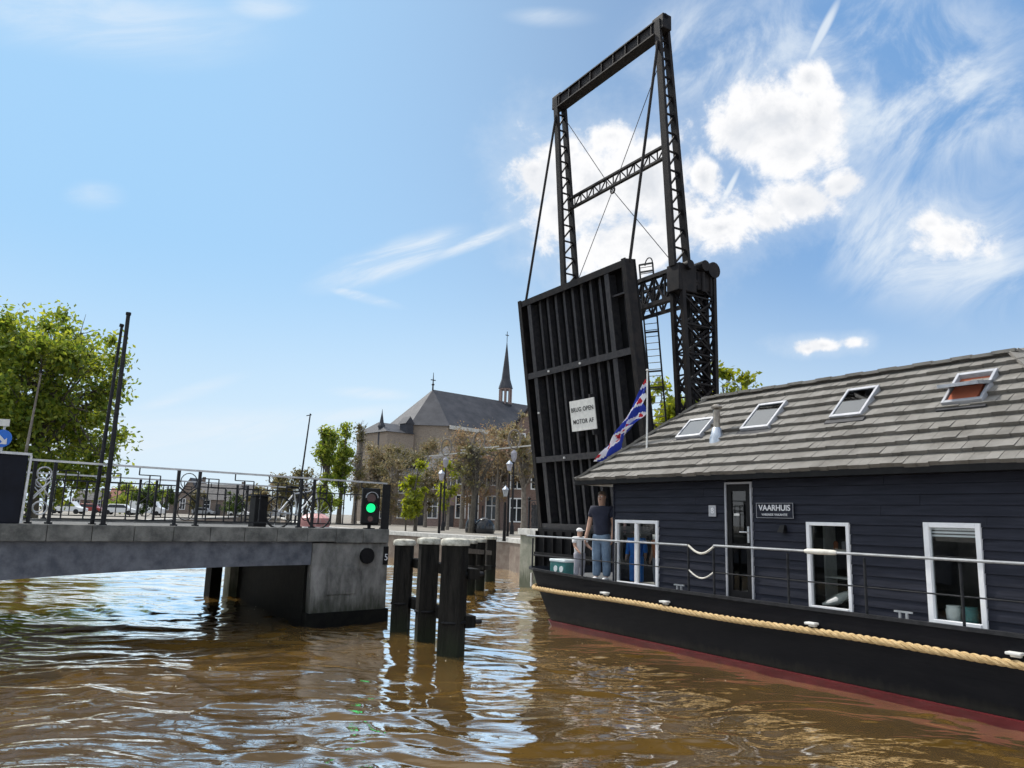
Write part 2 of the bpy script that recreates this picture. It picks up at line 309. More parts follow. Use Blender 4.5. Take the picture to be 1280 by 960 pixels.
# ------------------------------------------------------------------ land and quays
def land(name, poly, z=1.35):
    b = MB(); b.prism(poly, -1.5, z); o = b.build(name, K['ground']); o['kind'] = 'structure'
land('ground', [(11.95, 9.4), (34, -30), (3000, -30), (3000, 3000), (-45, 3000), (-45, 142), (-41, 140), (-14, 55), (-6.45, 43.65), (.3, 35.7), (2.6, 29), (2.4, 24.8), (4.6, 21.5)])
land('ground', [(-45, 142), (-45, 3000), (-3000, 3000), (-3000, -30), (-13.2, -30), (-13.2, 7.4), (-19, 14), (-29, 30), (-27, 40), (-25, 48), (-49, 140)], 1.352)
def quay(name, pts, label, w=.45):
    e = empty(name, (pts[0][0], pts[0][1], 0), 0, label, 'quay wall'); ox, oy = pts[0]
    bw = MB(); bc = MB()
    for (a, b_) in zip(pts[:-1], pts[1:]):
        A = Vector((a[0]-ox, a[1]-oy, 0)); B = Vector((b_[0]-ox, b_[1]-oy, 0))
        bw.bar(A+Vector((0, 0, .1)), B+Vector((0, 0, .1)), w, 2.3); bc.bar(A+Vector((0, 0, 1.36)), B+Vector((0, 0, 1.36)), w+.12, .2)
    bw.build('wall', K['quaybrick'], e); bc.build('coping', K['capw'], e); return e
quay('quay_wall', [(3.0, 28.4), (.3, 35.7), (-6.45, 43.65), (-14, 55), (-41, 140)], 'brick quay wall with pale coping along the far right bank beyond the drawbridge')
quay('quay_wall', [(-29, 30), (-27, 40), (-25, 48), (-49, 140)], 'brick quay wall below the leafy tree on the left bank')

# ------------------------------------------------------------------ fixed bridge (local x along the bridge, y across, away from camera)
BO = (-2.65, 17.57, 0); BR = radians(44)
br = empty('fixed_bridge', BO, BR, 'low concrete road bridge with stone coping and arched beam left of the piles', 'bridge')
sk = tan(radians(12))
def skx(x, y): return x+sk*y*1.0
W_B = 6.2
# pier with battered dark foot
b = MB(); b.hexa([(-1.9, 0, -1.5), (0, 0, -1.5), (skx(0, W_B), W_B, -1.5), (skx(-1.9, W_B), W_B, -1.5), (-1.95, 0.0, 1.7), (-.04, 0.0, 1.7), (skx(-.04, W_B), W_B, 1.7), (skx(-1.95, W_B), W_B, 1.7)])
b.build('pier', K['concrete'], br, bevel=.03)
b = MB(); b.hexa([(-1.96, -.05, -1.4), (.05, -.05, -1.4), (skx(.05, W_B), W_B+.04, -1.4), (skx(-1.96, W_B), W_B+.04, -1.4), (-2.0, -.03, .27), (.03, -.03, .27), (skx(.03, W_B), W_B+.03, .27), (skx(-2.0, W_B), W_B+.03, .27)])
b.build('pier_foot', K['algae_shade'], br)
b = MB(); b.hexa([(skx(-2.0, .25), .25, -1.4), (skx(-1.9, .25), .25, -1.4), (skx(-1.9, W_B), W_B, -1.4), (skx(-2.0, W_B), W_B, -1.4), (skx(-2.0, .25), .25, 1.24), (skx(-1.9, .25), .25, 1.24), (skx(-1.9, W_B), W_B, 1.24), (skx(-2.0, W_B), W_B, 1.24)]); b.build('shade_plate', K['algae_shade'], br)  # dark plate along the pier's inner side paints in the shade under the deck
b = MB(); b.box((-1.55, -.02, .62), (-.85, .0, 1.2)); b.build('pier_panel', K['concrete'], br, bevel=.01)
# beam / arched fascia
n_ = 26; bm_ = MB()
for i in range(n_):
    xa = -13-.0+11.05*i/n_; xb = -13+11.05*(i+1)/n_
    def sof(x): return 1.25-.0042*max(0, -2.5-x)**2.2*(1 if x > -9 else 1)
    bm_.hexa([(xa, .03, sof(xa)), (xb, .03, sof(xb)), (skx(xb, W_B), W_B, sof(xb)), (skx(xa, W_B), W_B, sof(xa)), (xa, .03, 1.72), (xb, .03, 1.72), (skx(xb, W_B), W_B, 1.72), (skx(xa, W_B), W_B, 1.72)])
bm_.build('arched_beam', K['beam'], br)
b = MB()
for i in range(19):
    xa = -13+.68*i; xb = min(xa+.672, .05); y0 = -.07+random.uniform(-.006, .006); z0 = 1.7 if xa > -2 else 1.722
    b.box((xa, y0, z0), (xb, .42, 2.0))
b.build('coping', K['coping'], br, bevel=.012)
b = MB(); b.box((skx(-13, W_B), W_B-.35, 1.722), (skx(.05, W_B), W_B+.08, 2.0)); b.build('rear_coping', K['coping'], br)
b = MB(); b.hexa([(-13, .42, 1.73), (-.04, .42, 1.73), (skx(-.04, 5.8), 5.84, 1.73), (skx(-13, 5.8), 5.84, 1.73), (-13, .42, 1.95), (-.04, .42, 1.95), (skx(-.04, 5.8), 5.84, 1.95), (skx(-13, 5.8), 5.84, 1.95)]); b.build('road_deck', K['asphalt'], br)
# far support column under the span
for c0_ in (-.98, -1.5): b = MB(); b.box((c0_, W_B-.3, -1.4), (c0_+.3, W_B+.05, 1.24)); b.build('column', K['abut'] if c0_ > -1.2 else K['algae_shade'], br)
b = MB(); b.hexa([(-14.5, -.2, -1.5), (-12.2, -.2, -1.5), (-13.2, W_B, -1.5), (-15.8, W_B, -1.5), (-14.5, -.2, 1.98), (-12.9, -.2, 1.98), (-14, W_B, 1.98), (-15.8, W_B, 1.98)]); b.build('abutment_wall', K['concrete'], br, bevel=.02)
b = MB(); b.tube([(-.62, -.08, 1.42), (-.62, .02, 1.42)], .17, 16); b.build('mooring_eye', K['black'], br)
b = MB(); b.box((-.17, -.03, 1.22), (-.05, -.005, 1.62)); pl = b.build('number_plate', K['black'], br)
text('lettering', '5', .2, K['wletter'], pl, Matrix.Translation((-.11, -.034, 1.38))@Matrix.Rotation(radians(90), 4, 'X'))
for y_ in (.5, 2.4): b = MB(); b.box((0.04, y_, .3), (.14, y_+.25, .5)); b.build('fender_bolt', K['black'], br)
# fence
POSTS = [-12.2, -11.9, -9.55, -9.25, -7.12, -6.82, -4.76, -4.36, -2.2, -1.9, -.1]
def fence(name, y0, label, skw=0.):
    e = empty(name, BO, BR, label, 'railing'); off = skw
    for x in POSTS:
        b = MB(); b.bar((x+off, y0, 2.0), (x+off, y0, 3.04), .05); b.box((x+off-.05, y0-.05, 1.99), (x+off+.05, y0+.05, 2.03)); b.build('post', K['rail'], e)
    b = MB(); b.bar((-12.6+off, y0, 3.06), (-.04+off, y0, 3.03), .055, .035); b.build('top_rail', K['galv'], e)
    k = 0
    for a, c in zip(POSTS[:-1], POSTS[1:]):
        b = MB(); a += off; c_ = c+off
        if c-(a-off) > .6:
            L = c_-a; n = 6; st = L/n
            b.bar((a, y0, 2.09), (c_, y0, 2.09), .025)
            b.bar((a+.04, y0, 2.74), (c_-.04, y0, 2.74), .022)
            for i in range(n):
                x = a+st*(i+.5)
                b.bar((x, y0, 2.09), (x, y0, 2.72 if i % 2 else 2.9), .02)
                if i % 2 == 0:
                    b.bar((x-st*.55, y0, 2.9), (x+st*.55, y0, 2.9), .018); b.bar((x-st*.55, y0, 2.9), (x-st*.55, y0, 3.03), .018); b.bar((x+st*.55, y0, 2.6), (x+st*.55, y0, 2.9), .018)
                b.lathe((x, y0, 2.56 if i % 2 else 2.44), [(.0, -.03), (.022, -.01), (.022, .01), (0, .03)], 8)
            b.build('bar_panel', K['rail'], e)
        else:
            mx_ = (a+c_)/2; w = (c_-a)/2-.03
            for zc, rr_ in ((2.83, w*.9), (2.26, w*.9)):
                b.tube([(mx_+rr_*cos(t*pi/8), y0, zc+rr_*sin(t*pi/8)) for t in range(16)], .009 if a-off > -7 else .014, 6, closed=True)
            b.tube([(mx_-w, y0, 2.44), (mx_-w*.2, y0, 2.56), (mx_+w, y0, 2.72)], .014, 6); b.tube([(mx_+w, y0, 2.44), (mx_+w*.2, y0, 2.56), (mx_-w, y0, 2.72)], .014, 6)
            b.build('scroll_panel', K['galv'] if a-off < -7 else K['rail'], e)
    return e
fence('bridge_railing', .2, 'wrought iron railing along the near edge of the low bridge')
fence('bridge_railing', W_B-.15, 'wrought iron railing along the far edge of the low bridge', sk*(W_B-.2))

# control cabinet at bridge end
e = empty('control_cabinet', BO, BR, 'large dark navy cabinet with pale metal edges at the left end of the bridge', 'cabinet')
b = MB(); b.box((-8.9, -.02, 2.004), (-7.28, .5, 3.1)); b.build('housing', K['cabinet'], e, bevel=.01)
b = MB(); b.box((-8.95, -.05, 3.1), (-7.24, .54, 3.14)); b.build('lid', K['galv'], e)
b = MB(); b.bar((-7.27, -.04, 2.01), (-7.25, -.04, 3.1), .035); b.build('edge_trim', K['galv'], e); b = MB(); b.bar((-8.1, -.035, 2.05), (-8.1, -.035, 3.08), .012); b.build('door_seam', K['galv'], e)
# bollard box on bridge
e = empty('junction_box', BO, BR, 'small black box standing on the bridge deck behind the railing', 'box')
b = MB(); b.box((-3.0, .6, 1.951), (-2.72, .86, 2.62)); b.build('housing', K['black'], e, bevel=.015); b = MB(); b.box((-3.03, .57, 2.62), (-2.69, .89, 2.66)); b.build('lid', K['rail'], e)
# slim masts behind the rail
for i, (x, y, h, dx, lab) in enumerate([(-6.02, .04, 3.78, .0, 'tall dark mast in front of the bridge railing, thickest of three'), (-6.12, .3, 3.6, .09, 'slim pole leaning against the thick dark mast on the bridge'), (-7.05, 1.6, 2.75, .12, 'short weathered pole left of the mast on the bridge')]):
    P = Vector(BO)+Matrix.Rotation(BR, 3, 'Z')@Vector((x, y, 1.99))
    e = empty('mast', P, BR, lab, 'mast', 'masts standing on the bridge')
    b = MB(); b.tube([(0, 0, 0), (dx/2, 0, h/2), (dx, 0, h)], [.042-.006*i, .04-.008*i, .034-.01*i], 10); b.build('pole', K['rail'] if i < 2 else K['barkp'], e, smooth=True)
    b = MB(); b.box((-.05, -.05, -.01), (.05, .05, .03)); b.build('base_plate', K['black'], e); b = MB(); b.tube([(dx*.9, 0, h-.02), (dx, 0, h+.03)], .045-.006*i, 10); b.build('top_cap', K['black'], e)
# traffic light
e = empty('traffic_light', Vector(BO)+Matrix.Rotation(BR, 3, 'Z')@Vector((-.55, .04, 2.0)), BR-radians(26), 'black shipping signal showing a green light on the bridge pier', 'traffic light')
b = MB(); b.box((-.2, -.02, .1), (.2, .16, .9)); b.build('housing', K['black'], e, bevel=.03)
b = MB(); b.tube([(0, .08, 0), (0, .08, .12)], .04, 10); b.box((-.12, 0, 0), (.12, .18, .02)); b.build('base', K['black'], e)
for z, mt_, vis in ((.68, 'redlens', 1), (.36+.1, 'green_lamp', 1), (.22, 'redlens', 0)):
    b = MB(); b.tube([(0, -.03, z), (0, -.018, z)], .1 if vis else .06, 20); b.build('lamp', K[mt_], e)
    if vis:
        b = MB()
        for k in range(9):
            a0 = pi*k/9; a1 = pi*(k+1)/9; R_ = .125
            b.hexa([(R_*cos(a0), -.02, z+R_*sin(a0)), (R_*cos(a1), -.02, z+R_*sin(a1)), (R_*cos(a1)*.98, -.17, z+R_*sin(a1)*.98), (R_*cos(a0)*.98, -.17, z+R_*sin(a0)*.98),
                    ((R_+.012)*cos(a0), -.02, z+(R_+.012)*sin(a0)), ((R_+.012)*cos(a1), -.02, z+(R_+.012)*sin(a1)), ((R_+.012)*cos(a1), -.17, z+(R_+.012)*sin(a1)), ((R_+.012)*cos(a0), -.17, z+(R_+.012)*sin(a0))])
        b.build('visor', K['carg'] if z > .6 else K['black'], e)
b = MB(); b.box((.26, .1, 0), (.44, .14, 1.0)); b.build('back_board', K['black'], e)
# cyclist's bicycle parked on the deck
def bicycle(loc, rz, label, frame=K['galv']):
    e = empty('bicycle', loc, rz, label, 'bicycle', 'bicycles')
    for x in (-.53, .53):
        b = MB(); b.tube([(x+.33*cos(t*pi/12), 0, .35+.33*sin(t*pi/12)) for t in range(24)], .02, 6, closed=True); w = b.build('wheel', K['tyre'], e)
        b = MB()
        for t in range(10): b.tube([(x, 0, .35), (x+.32*cos(t*pi/5), 0, .35+.32*sin(t*pi/5))], .004, 4)
        b.build('spokes', K['galv'], w)
    b = MB()
    for p in [((-.53, 0, .35), (-.05, 0, .3)), ((-.05, 0, .3), (-.2, 0, .85)), ((-.53, 0, .35), (-.18, 0, .75)), ((-.05, 0, .3), (.38, 0, .8)), ((-.18, 0, .75), (.36, 0, .85)), ((.53, 0, .35), (.36, 0, .95))]: b.tube(p, .017, 6)
    b.build('frame', frame, e)
    b = MB(); b.tube([(.25, -.26, .98), (.36, -.1, 1.0), (.36, .1, 1.0), (.25, .26, .98)], .014, 6); b.build('handlebar', K['galv'], e)
    b = MB(); b.hexa([(-.34, -.08, .86), (-.08, -.03, .87), (-.08, .03, .87), (-.34, .08, .86), (-.34, -.08, .92), (-.08, -.03, .91), (-.08, .03, .91), (-.34, .08, .92)]); b.build('saddle', K['black'], e, bevel=.01)
bicycle(Vector(BO)+Matrix.Rotation(BR, 3, 'Z')@Vector((-1.9, .75, 1.955)), BR+radians(8), 'pale framed bicycle leaning behind the bridge railing near the signal')
# life-ring-pink dinghy cover seen behind railing
e = empty('cargo_box', Vector(BO)+Matrix.Rotation(BR, 3, 'Z')@Vector((-1.02, 1.6, 1.95)), BR, 'faded pink rounded box on the bridge deck beside the signal', 'box')
b = MB(); b.lathe((0, 0, 0), [(.3, 0), (.36, .1), (.34, .25), (.2, .34), (.02, .36)], 16); b.build('body', K['pink'], e, smooth=True); b = MB(); b.lathe((0, 0, -.01), [(.37, .0), (.38, .04), (.37, .06)], 16); b.build('rim', K['offw'], e)

# ------------------------------------------------------------------ mooring piles
def pile(x, y, w, top, label, group, lean=(0, 0), square=False):
    e = empty('mooring_pile', (x, y, 0), random.uniform(-.3, .3), label, 'mooring pile', group)
    b = MB(); n = 16; vs = []; H = 6
    for i in range(H+1):
        z = -1.2+(top-.1+1.2)*i/H
        for k in range(n):
            a = 2*pi*k/n; r = w*(1+.03*sin(3*a+1)+.02*sin(7*a+i))
            if square: r = w*.93*(1+.02*sin(5*a+z*3))/max(abs(cos(a)), abs(sin(a)))**.75
            vs.append((r*cos(a)+lean[0]*z, r*sin(a)+lean[1]*z, z))
    fs = [(i*n+k, i*n+(k+1) % n, (i+1)*n+(k+1) % n, (i+1)*n+k) for i in range(H) for k in range(n)]+[tuple(range(H*n, H*n+n))]
    b.add(vs, fs); b.build('post', K['timber'], e, smooth=True)
    c = (lean[0]*top, lean[1]*top, top)
    b = MB(); b.lathe(c, [(w*1.16, -.09), (w*1.19, -.07), (w*1.19, -.02), (w*1.1, .012), (w*.75, .03), (w*.3, .036), (.01, .038)], 20); b.build('cap', K['cap'], e, smooth=True)
    b = MB(); b.tube([(w*1.01*cos(t*pi/8)+lean[0]*.5, w*1.01*sin(t*pi/8)+lean[1]*.5, .55) for t in range(16)], .025, 6, closed=True); b.build('iron_band', K['black'], e)
    return e
pile(-2.13, 16.12, .2, 1.8, 'mooring pile nearest the bridge pier, left of the three big black ones', 'big mooring piles', square=True)
pile(-1.5, 14.92, .2, 1.88, 'middle one of the three big black mooring piles with a pale cap', 'big mooring piles', square=True)
pile(-.9, 13.47, .215, 1.92, 'closest and tallest big black mooring pile with timber bolts', 'big mooring piles', square=True)
e = empty('fender_beam', (-.9, 13.47, 0), radians(116), 'short horizontal timber beams bolted behind the big mooring piles', 'timber beam')
b = MB(); b.bar((-.1, -.3, .55), (3.2, -.3, .55), .2, .2); b.build('lower_beam', K['timber'], e, bevel=.01)
b = MB(); b.bar((-.15, -.32, 1.35), (3.2, -.32, 1.35), .2, .18); b.build('upper_beam', K['timber'], e, bevel=.01)
b = MB(); b.tube([(-.05, -.52, .55), (-.05, -.15, .55)], .04, 8); b.tube([(-.05, -.52, 1.35), (-.05, -.15, 1.35)], .04, 8); b.build('bolt', K['rail'], e)
for i, (px, Y, lab) in enumerate([(589, 24, 'leftmost of three thin capped piles behind the big ones'), (601, 25.5, 'middle of three thin capped piles behind the big ones'), (614, 29.5, 'thin capped pile right of its two twins, by the far abutment')]):
    p = at(px, 674, Y); pile(p.x, Y, .17 if i < 2 else .2, 1.62, lab, 'thin mooring piles')
e = empty('guide_beam', (0, 0, 0), 0, 'pale horizontal guide beam between the thin piles', 'timber beam')
a_, c_ = at(577, 688, 22), at(612, 691, 27); b = MB(); b.bar(a_, c_, .16, .14); b.build('plank', K['barkp'], e); b = MB(); b.bar(a_+Vector((0, 0, -.5)), c_+Vector((0, 0, -.5)), .16, .14); b.build('lower_plank', K['timber'], e)

# ------------------------------------------------------------------ drawbridge   local: x = towards the camera along hinge, y = away over the road, z up
HO = (4.27, 21.12, 0); HR = radians(-58)
ab = empty('abutment', HO, HR, 'pale green stone abutment carrying the open drawbridge', 'abutment')
b = MB(); b.box((-7.3, .05, -1.5), (5, 12, 1.78)); b.build('wall', K['abut'], ab, bevel=.03)
b = MB()
for i in range(15): b.box((-7.36+.82*i, -.02, 1.78), (-7.36+.82*i+.812, .5, 2.0)); 
for i in range(14): b.box((-7.37, .51+.82*i, 1.78), (-6.9, .51+.82*i+.812, 2.0))
b.build('coping', K['capw'], ab, bevel=.012)
b = MB(); b.box((-6.9, .5, 1.78), (5, 12, 1.96)); b.build('road_deck', K['asphalt'], ab)
XR = -.42
db = empty('drawbridge', HO, HR, 'open black steel drawbridge with raised deck and lattice balance arms', 'drawbridge')
Lf = 7.88; vv = Vector((0, -1.12, 7.8)).normalized(); nn_ = Vector((0, -7.8, -1.12)).normalized(); HB = Vector((0, 0, 2.0))
def lp(x, s, t): return HB+Vector((x, 0, 0))+vv*s+nn_*t
def lbox(b, x0, x1, s0, s1, t0, t1, mi=0):
    b.hexa([lp(x0, s0, t0), lp(x1, s0, t0), lp(x1, s1, t0), lp(x0, s1, t0), lp(x0, s0, t1), lp(x1, s0, t1), lp(x1, s1, t1), lp(x0, s1, t1)], mi)
b = MB(); lbox(b, -6.0, XR, -.1, Lf, -.46, -.40); lf = b.build('leaf', K['leafplate'], db)
for x in (-5.97, XR-.03):
    b = MB(); lbox(b, x-.02, x+.02, -.1, Lf, -.398, -.03); lbox(b, x-.09, x+.09, -.1, Lf, -.029, 0); lbox(b, x-.03*(1 if x > -3 else -1)-.0, x+.09*(1 if x > -3 else -1), -.1, Lf, -.64, -.55) if 0 else None
    b.build('edge_girder', K['steel'], lf)
for i, s in enumerate((.1, 2.33, 5.2, 7.74)):
    b = MB(); lbox(b, -5.94, XR-.06, s-.02, s+.02, -.398, -.05); lbox(b, -5.87, XR-.13, s-.1, s+.1, -.049, -.012); b.build('cross_girder', K['steel_lt'] if i < 3 else K['steel'], lf)
for x in [-1.3, -5.45]:
    b = MB()
    for s0, s1 in ((.21, 2.22), (2.44, 5.09), (5.31, 7.63)): lbox(b, x-.015, x+.015, s0, s1, -.397, -.07); lbox(b, x-.1, x+.1, s0, s1, -.069, -.04)
    b.build('main_stringer', K['steel_lt'], lf)
for i in range(8):
    x = -1.78-.46*i; b = MB()
    for s0, s1 in ((.13, 2.3), (2.36, 5.17), (5.23, 7.71)): lbox(b, x-.012, x+.012, s0, s1, -.396, -.2); lbox(b, x-.055, x+.055, s0, s1, -.199, -.175)
    b.build('stringer', K['steel_lt'], lf)
for x in (-.9,):
    b = MB(); lbox(b, x-.012, x+.012, 5.23, 7.71, -.396, -.3); lbox(b, -1.2, XR-.1, 6.9, 6.95, -.38, -.1); b.build('bracket', K['steel_lt'], lf)
b = MB()
for x, s in ((-4.6, 5.2), (-2.9, 5.2), (-5.4, 3.9), (-4.2, 2.33)): b.lathe(lp(x, s, .01), [(.035, -.03), (.035, .03)], 8)
b.build('rivet_light', K['offw'], lf)
b = MB(); b.box((-5.98, -.1, .55), (XR, -.04, 2.02))
for i in range(12): b.box((-5.98+.495*i, -.2, .6), (-5.94+.495*i, -.101, 1.95))
b.box((-5.98, -.24, 1.12), (XR, -.2, 1.26)); b.build('leaf_heel', K['leafplate'], db)
# notice
b = MB(); lbox(b, -3.62, -2.38, 3.12, 4.08, .0, .03); nb = b.build('notice_board', K['offw'], lf)
X_, Y_, Z_ = Vector((1, 0, 0)), vv, Vector((1, 0, 0)).cross(vv)
def TM(x, s, t):
    m_ = Matrix((X_, Y_, Z_)).transposed().to_4x4(); m_.translation = lp(x, s, t); return m_
b = MB(); lbox(b, -3.4, -3.34, 2.95, 4.2, -.24, -.002); lbox(b, -2.66, -2.6, 2.95, 4.2, -.24, -.002); b.build('board_bracket', K['steel_lt'], lf)
for body, s in (('BRUG OPEN', 3.78), ('MOTOR AF', 3.4)): text('lettering', body, .195, K['letter'], lf, TM(-3.0, s, .034), 1.08, bold=.003)
# towers
def lattice(b, A, B, C_, D, n, w=.05, x=True):
    A, B, C_, D = map(Vector, (A, B, C_, D))     # chord A->B, chord C->D
    for i in range(n):
        t0, t1 = i/n, (i+1)/n
        p0, p1 = A.lerp(B, t0), A.lerp(B, t1); q0, q1 = C_.lerp(D, t0), C_.lerp(D, t1)
        b.bar(p0, q0, w*.9)
        b.bar(p0 if i % 2 or x != 'z' else q0, q1 if i % 2 or x != 'z' else p1, w)
        if x is True: b.bar(q0, p1, w)
    b.bar(A.lerp(B, 1), C_.lerp(D, 1), w*.9)
def tower(x0, x1, name='tower'):
    b = MB()
    c = {}
    for x in (x0, x1):
        b.bar((x, 1.25, 2.0), (x, .8, 9.9), .13, .13); b.bar((x, 2.2, 2.0), (x, 2.15, 9.9), .12, .13)
    t = b.build(name, K['steel'], db)
    b = MB()
    for x in (x0, x1): lattice(b, (x, 1.25, 2), (x, .8, 9.9), (x, 2.2, 2), (x, 2.15, 9.9), 9, .05)
    for y0, y1 in ((2.2, 2.15), (1.25, .8)): lattice(b, (x0, y0, 2), (x0, y1, 9.9), (x1, y0, 2), (x1, y1, 9.9), 12, .05)
    b.build('lattice', K['steel'], t)
    b = MB(); b.box((x0-.06, .66, 9.1), (x1+.06, 1.38, 9.95)); b.build('bearing_box', K['steel'], t, bevel=.03)
    b = MB(); b.box((x0-.02, 1.44, 9.25), (x1+.02, 2.15, 9.85)); b.box((x0-.08, 1.6, 9.2), (x1+.08, 1.72, 10.05)); b.box((x0-.08, 1.95, 9.1), (x1+.08, 2.03, 9.95)); b.build('gear_case', K['steel'], t, bevel=.04)
    b = MB(); b.tube([(x0-.12, 2.05, 9.95), (x1+.14, 2.05, 9.95)], .25, 20); b.tube([(x0-.16, 1.65, 10.0), (x1+.18, 1.65, 10.0)], .17, 14); b.tube([(x0-.2, 1.0, 9.9), (x1+.2, 1.0, 9.9)], .14, 14); b.build('sheave', K['steel'], t, smooth=True)
    b = MB(); b.box((x0-.2, 1.0, 1.96), (x1+.2, 2.6, 2.1)); b.build('footing', K['steel'], t)
tower(-.47, -.05); tower(-5.95, -5.53)
# balance frame
def arm(x, wx=.24):
    b = MB(); Pb, Pt = Vector((x, .97, 9.9)), Vector((x, .28, 17.8)); d = (Pt-Pb)
    w0, w1 = .30, .17
    A, B = Pb+Vector((0, -w0, 0)), Pt+Vector((0, -w1, 0)); C_, D = Pb+Vector((0, w0, 0)), Pt+Vector((0, w1, 0))
    b.bar(A, B, .10, wx, (1, 0, 0)); b.bar(C_, D, .10, wx, (1, 0, 0))
    o = b.build('balance_arm', K['steel'], db)
    b = MB(); lattice(b, A, B, C_, D, 13, .055, 'z' if 0 else False); b.build('lattice', K['steel'], o)
    # tail
    b = MB(); T = Vector((x, 1.75, 3.2)); b.bar((x, 1.3, 9.2), (x, 1.45, 3.4), .11, .2, (1, 0, 0)); b.bar((x, 2.0, 9.2), (x, 2.1, 3.4), .11, .2, (1, 0, 0))
    for xx in (x-.09, x+.09): lattice(b, (xx, 1.3, 9.2), (xx, 1.45, 3.4), (xx, 2.0, 9.2), (xx, 2.1, 3.4), 11, .06)
    b.build('tail', K['steel'], o)
    b = MB(); b.bar(Pt+Vector((0, 0, -.35)), Pt+Vector((0, 0, .15)), wx+.12, .5, (1, 0, 0)); b.tube([Pt+Vector((-.25, -.05, .05)), Pt+Vector((.25, -.05, .05))], .12, 12); b.build('tip_head', K['steel'], o, bevel=.02)
arm(-.27); arm(-5.73)
b = MB(); b.box((-5.3, 1.2, 3.0), (-.7, 2.3, 4.4)); b.build('counterweight', K['steel'], db, bevel=.05)
b = MB(); b.box((-5.6, .12, 17.42), (-.4, .16, 17.78)); b.box((-5.6, .05, 17.79), (-.4, .45, 17.83)); b.box((-5.6, .05, 17.37), (-.4, .45, 17.41)); b.box((-5.6, .36, 17.42), (-.4, .4, 17.78))
for i in range(9): b.box((-5.5+.62*i, .06, 17.42), (-5.47+.62*i, .115, 17.78))
b.build('tip_beam', K['steel'], db)
b = MB(); b.bar((-5.5, .62, 13.85), (-.5, .62, 13.85), .12, .07); b.bar((-5.5, .62, 13.45), (-.5, .62, 13.45), .12, .07)
lattice(b, (-5.5, .62, 13.45), (-.5, .62, 13.45), (-5.5, .62, 13.85), (-.5, .62, 13.85), 14, .035, 'z'); b.build('middle_beam', K['steel'], db)
b = MB(); b.bar((-5.5, 1.05, 9.95), (-.5, 1.05, 9.95), .2, .12); b.bar((-5.5, 1.05, 9.05), (-.5, 1.05, 9.05), .2, .12)
lattice(b, (-5.5, 1.05, 9.05), (-.5, 1.05, 9.05), (-5.5, 1.05, 9.95), (-.5, 1.05, 9.95), 10, .06)
b.bar((-5.5, 1.9, 9.95), (-.5, 1.9, 9.95), .1, .1); b.bar((-5.5, 1.9, 9.05), (-.5, 1.9, 9.05), .1, .1); lattice(b, (-5.5, 1.9, 9.05), (-.5, 1.9, 9.05), (-5.5, 1.9, 9.95), (-.5, 1.9, 9.95), 10, .05)
b.build('tower_crossbeam', K['steel'], db)
for x, xt in ((-.27, XR-.03), (-5.73, -5.95)):
    b = MB(); b.tube([(x, .12, 17.1), lp(xt, Lf-.1, -.25)], .045, 8); b.build('hanger_rod', K['steel'], db)
rg = Vector((-3.0, .6, 13.28))
b = MB(); b.tube([(-5.55, .5, 16.9), rg, (-.5, .9, 10.1)], .014, 5); b.tube([(-.45, .5, 16.9), rg, (-4.6, .2, 10.0)], .014, 5); b.build('stay_wire', K['wire'], db)
b = MB(); b.tube([rg+Vector((.1*cos(t*pi/8), 0, .1*sin(t*pi/8))) for t in range(16)], .03, 6, closed=True); b.build('stay_ring', K['steel'], db)
# ladder
b = MB(); LA, LB = (-2.35, 1.2, 10.6), (-1.36, 1.2, 2.0); RA, RB = (-1.72, 1.2, 10.5), (-.78, 1.2, 2.0)
b.tube([LA, LB], .028, 6); b.tube([RA, RB], .028, 6); n = 40
for i in range(n):
    t = (i+.5)/n; b.tube([Vector(LA).lerp(Vector(LB), t), Vector(RA).lerp(Vector(RB), t)], .013, 5)
for t in (0, .03, .21, .27, .42, .48): b.bar(Vector(LA).lerp(Vector(LB), t), Vector(RA).lerp(Vector(RB), t), .05)
b.tube([Vector(RA)+Vector((-.35*cos(k*pi/8)*.5-.18, 0, .22*sin(k*pi/8))) for k in range(9)], .02, 6)
b.build('ladder', K['rail'], db)
# ornate fence on abutment edge
def ofence(loc, rz, L, label):
    e = empty('iron_fence', loc, rz, label, 'fence')
    n = int(L/.9)
    for i in range(n+1):
        x = L*i/n; b = MB(); b.bar((x, 0, 0), (x, 0, 1.02), .06); b.lathe((x, 0, 1.02), [(.05, 0), (.06, .04), (.02, .09)], 8); b.build('post', K['rail'], e)
        if i < n:
            b = MB(); x1 = L*(i+1)/n; b.bar((x, 0, .98), (x1, 0, .98), .05, .03); b.bar((x, 0, .08), (x1, 0, .08), .04, .03); cx = (x+x1)/2
            for z in (.3, .55, .8):
                for sx in (-.22, .22): b.tube([(cx+sx+.11*cos(t*pi/6), 0, z+.11*sin(t*pi/6)) for t in range(12)], .016, 5, closed=True)
            b.bar((cx, 0, .1), (cx, 0, .95), .025); b.build('scroll_panel', K['rail'], e)
RZ = Matrix.Rotation(HR, 3, 'Z')
ofence(Vector(HO)+RZ@Vector((-7.15, .3, 2.0)), HR, 1.0, 'ornate iron fence at the corner of the drawbridge abutment')
ofence(Vector(HO)+RZ@Vector((-6.95, .75, 2.0)), HR+radians(90), 6.4, 'ornate iron fence running back along the side of the abutment')

# ------------------------------------------------------------------ houseboat  local: x towards stern/right, y inboard, z up
PO = (4.40, 12.345, 0); PR = radians(-57)
hb = empty('houseboat', PO, PR, 'black houseboat with navy timber cabin, grey shingle roof and red waterline stripe', 'houseboat')
XB, XS, WB = -7.5, 6.5, 4.0
def zdeck(x): return 1.05+.10*max(0, (-3-x)/4.5)**1.5
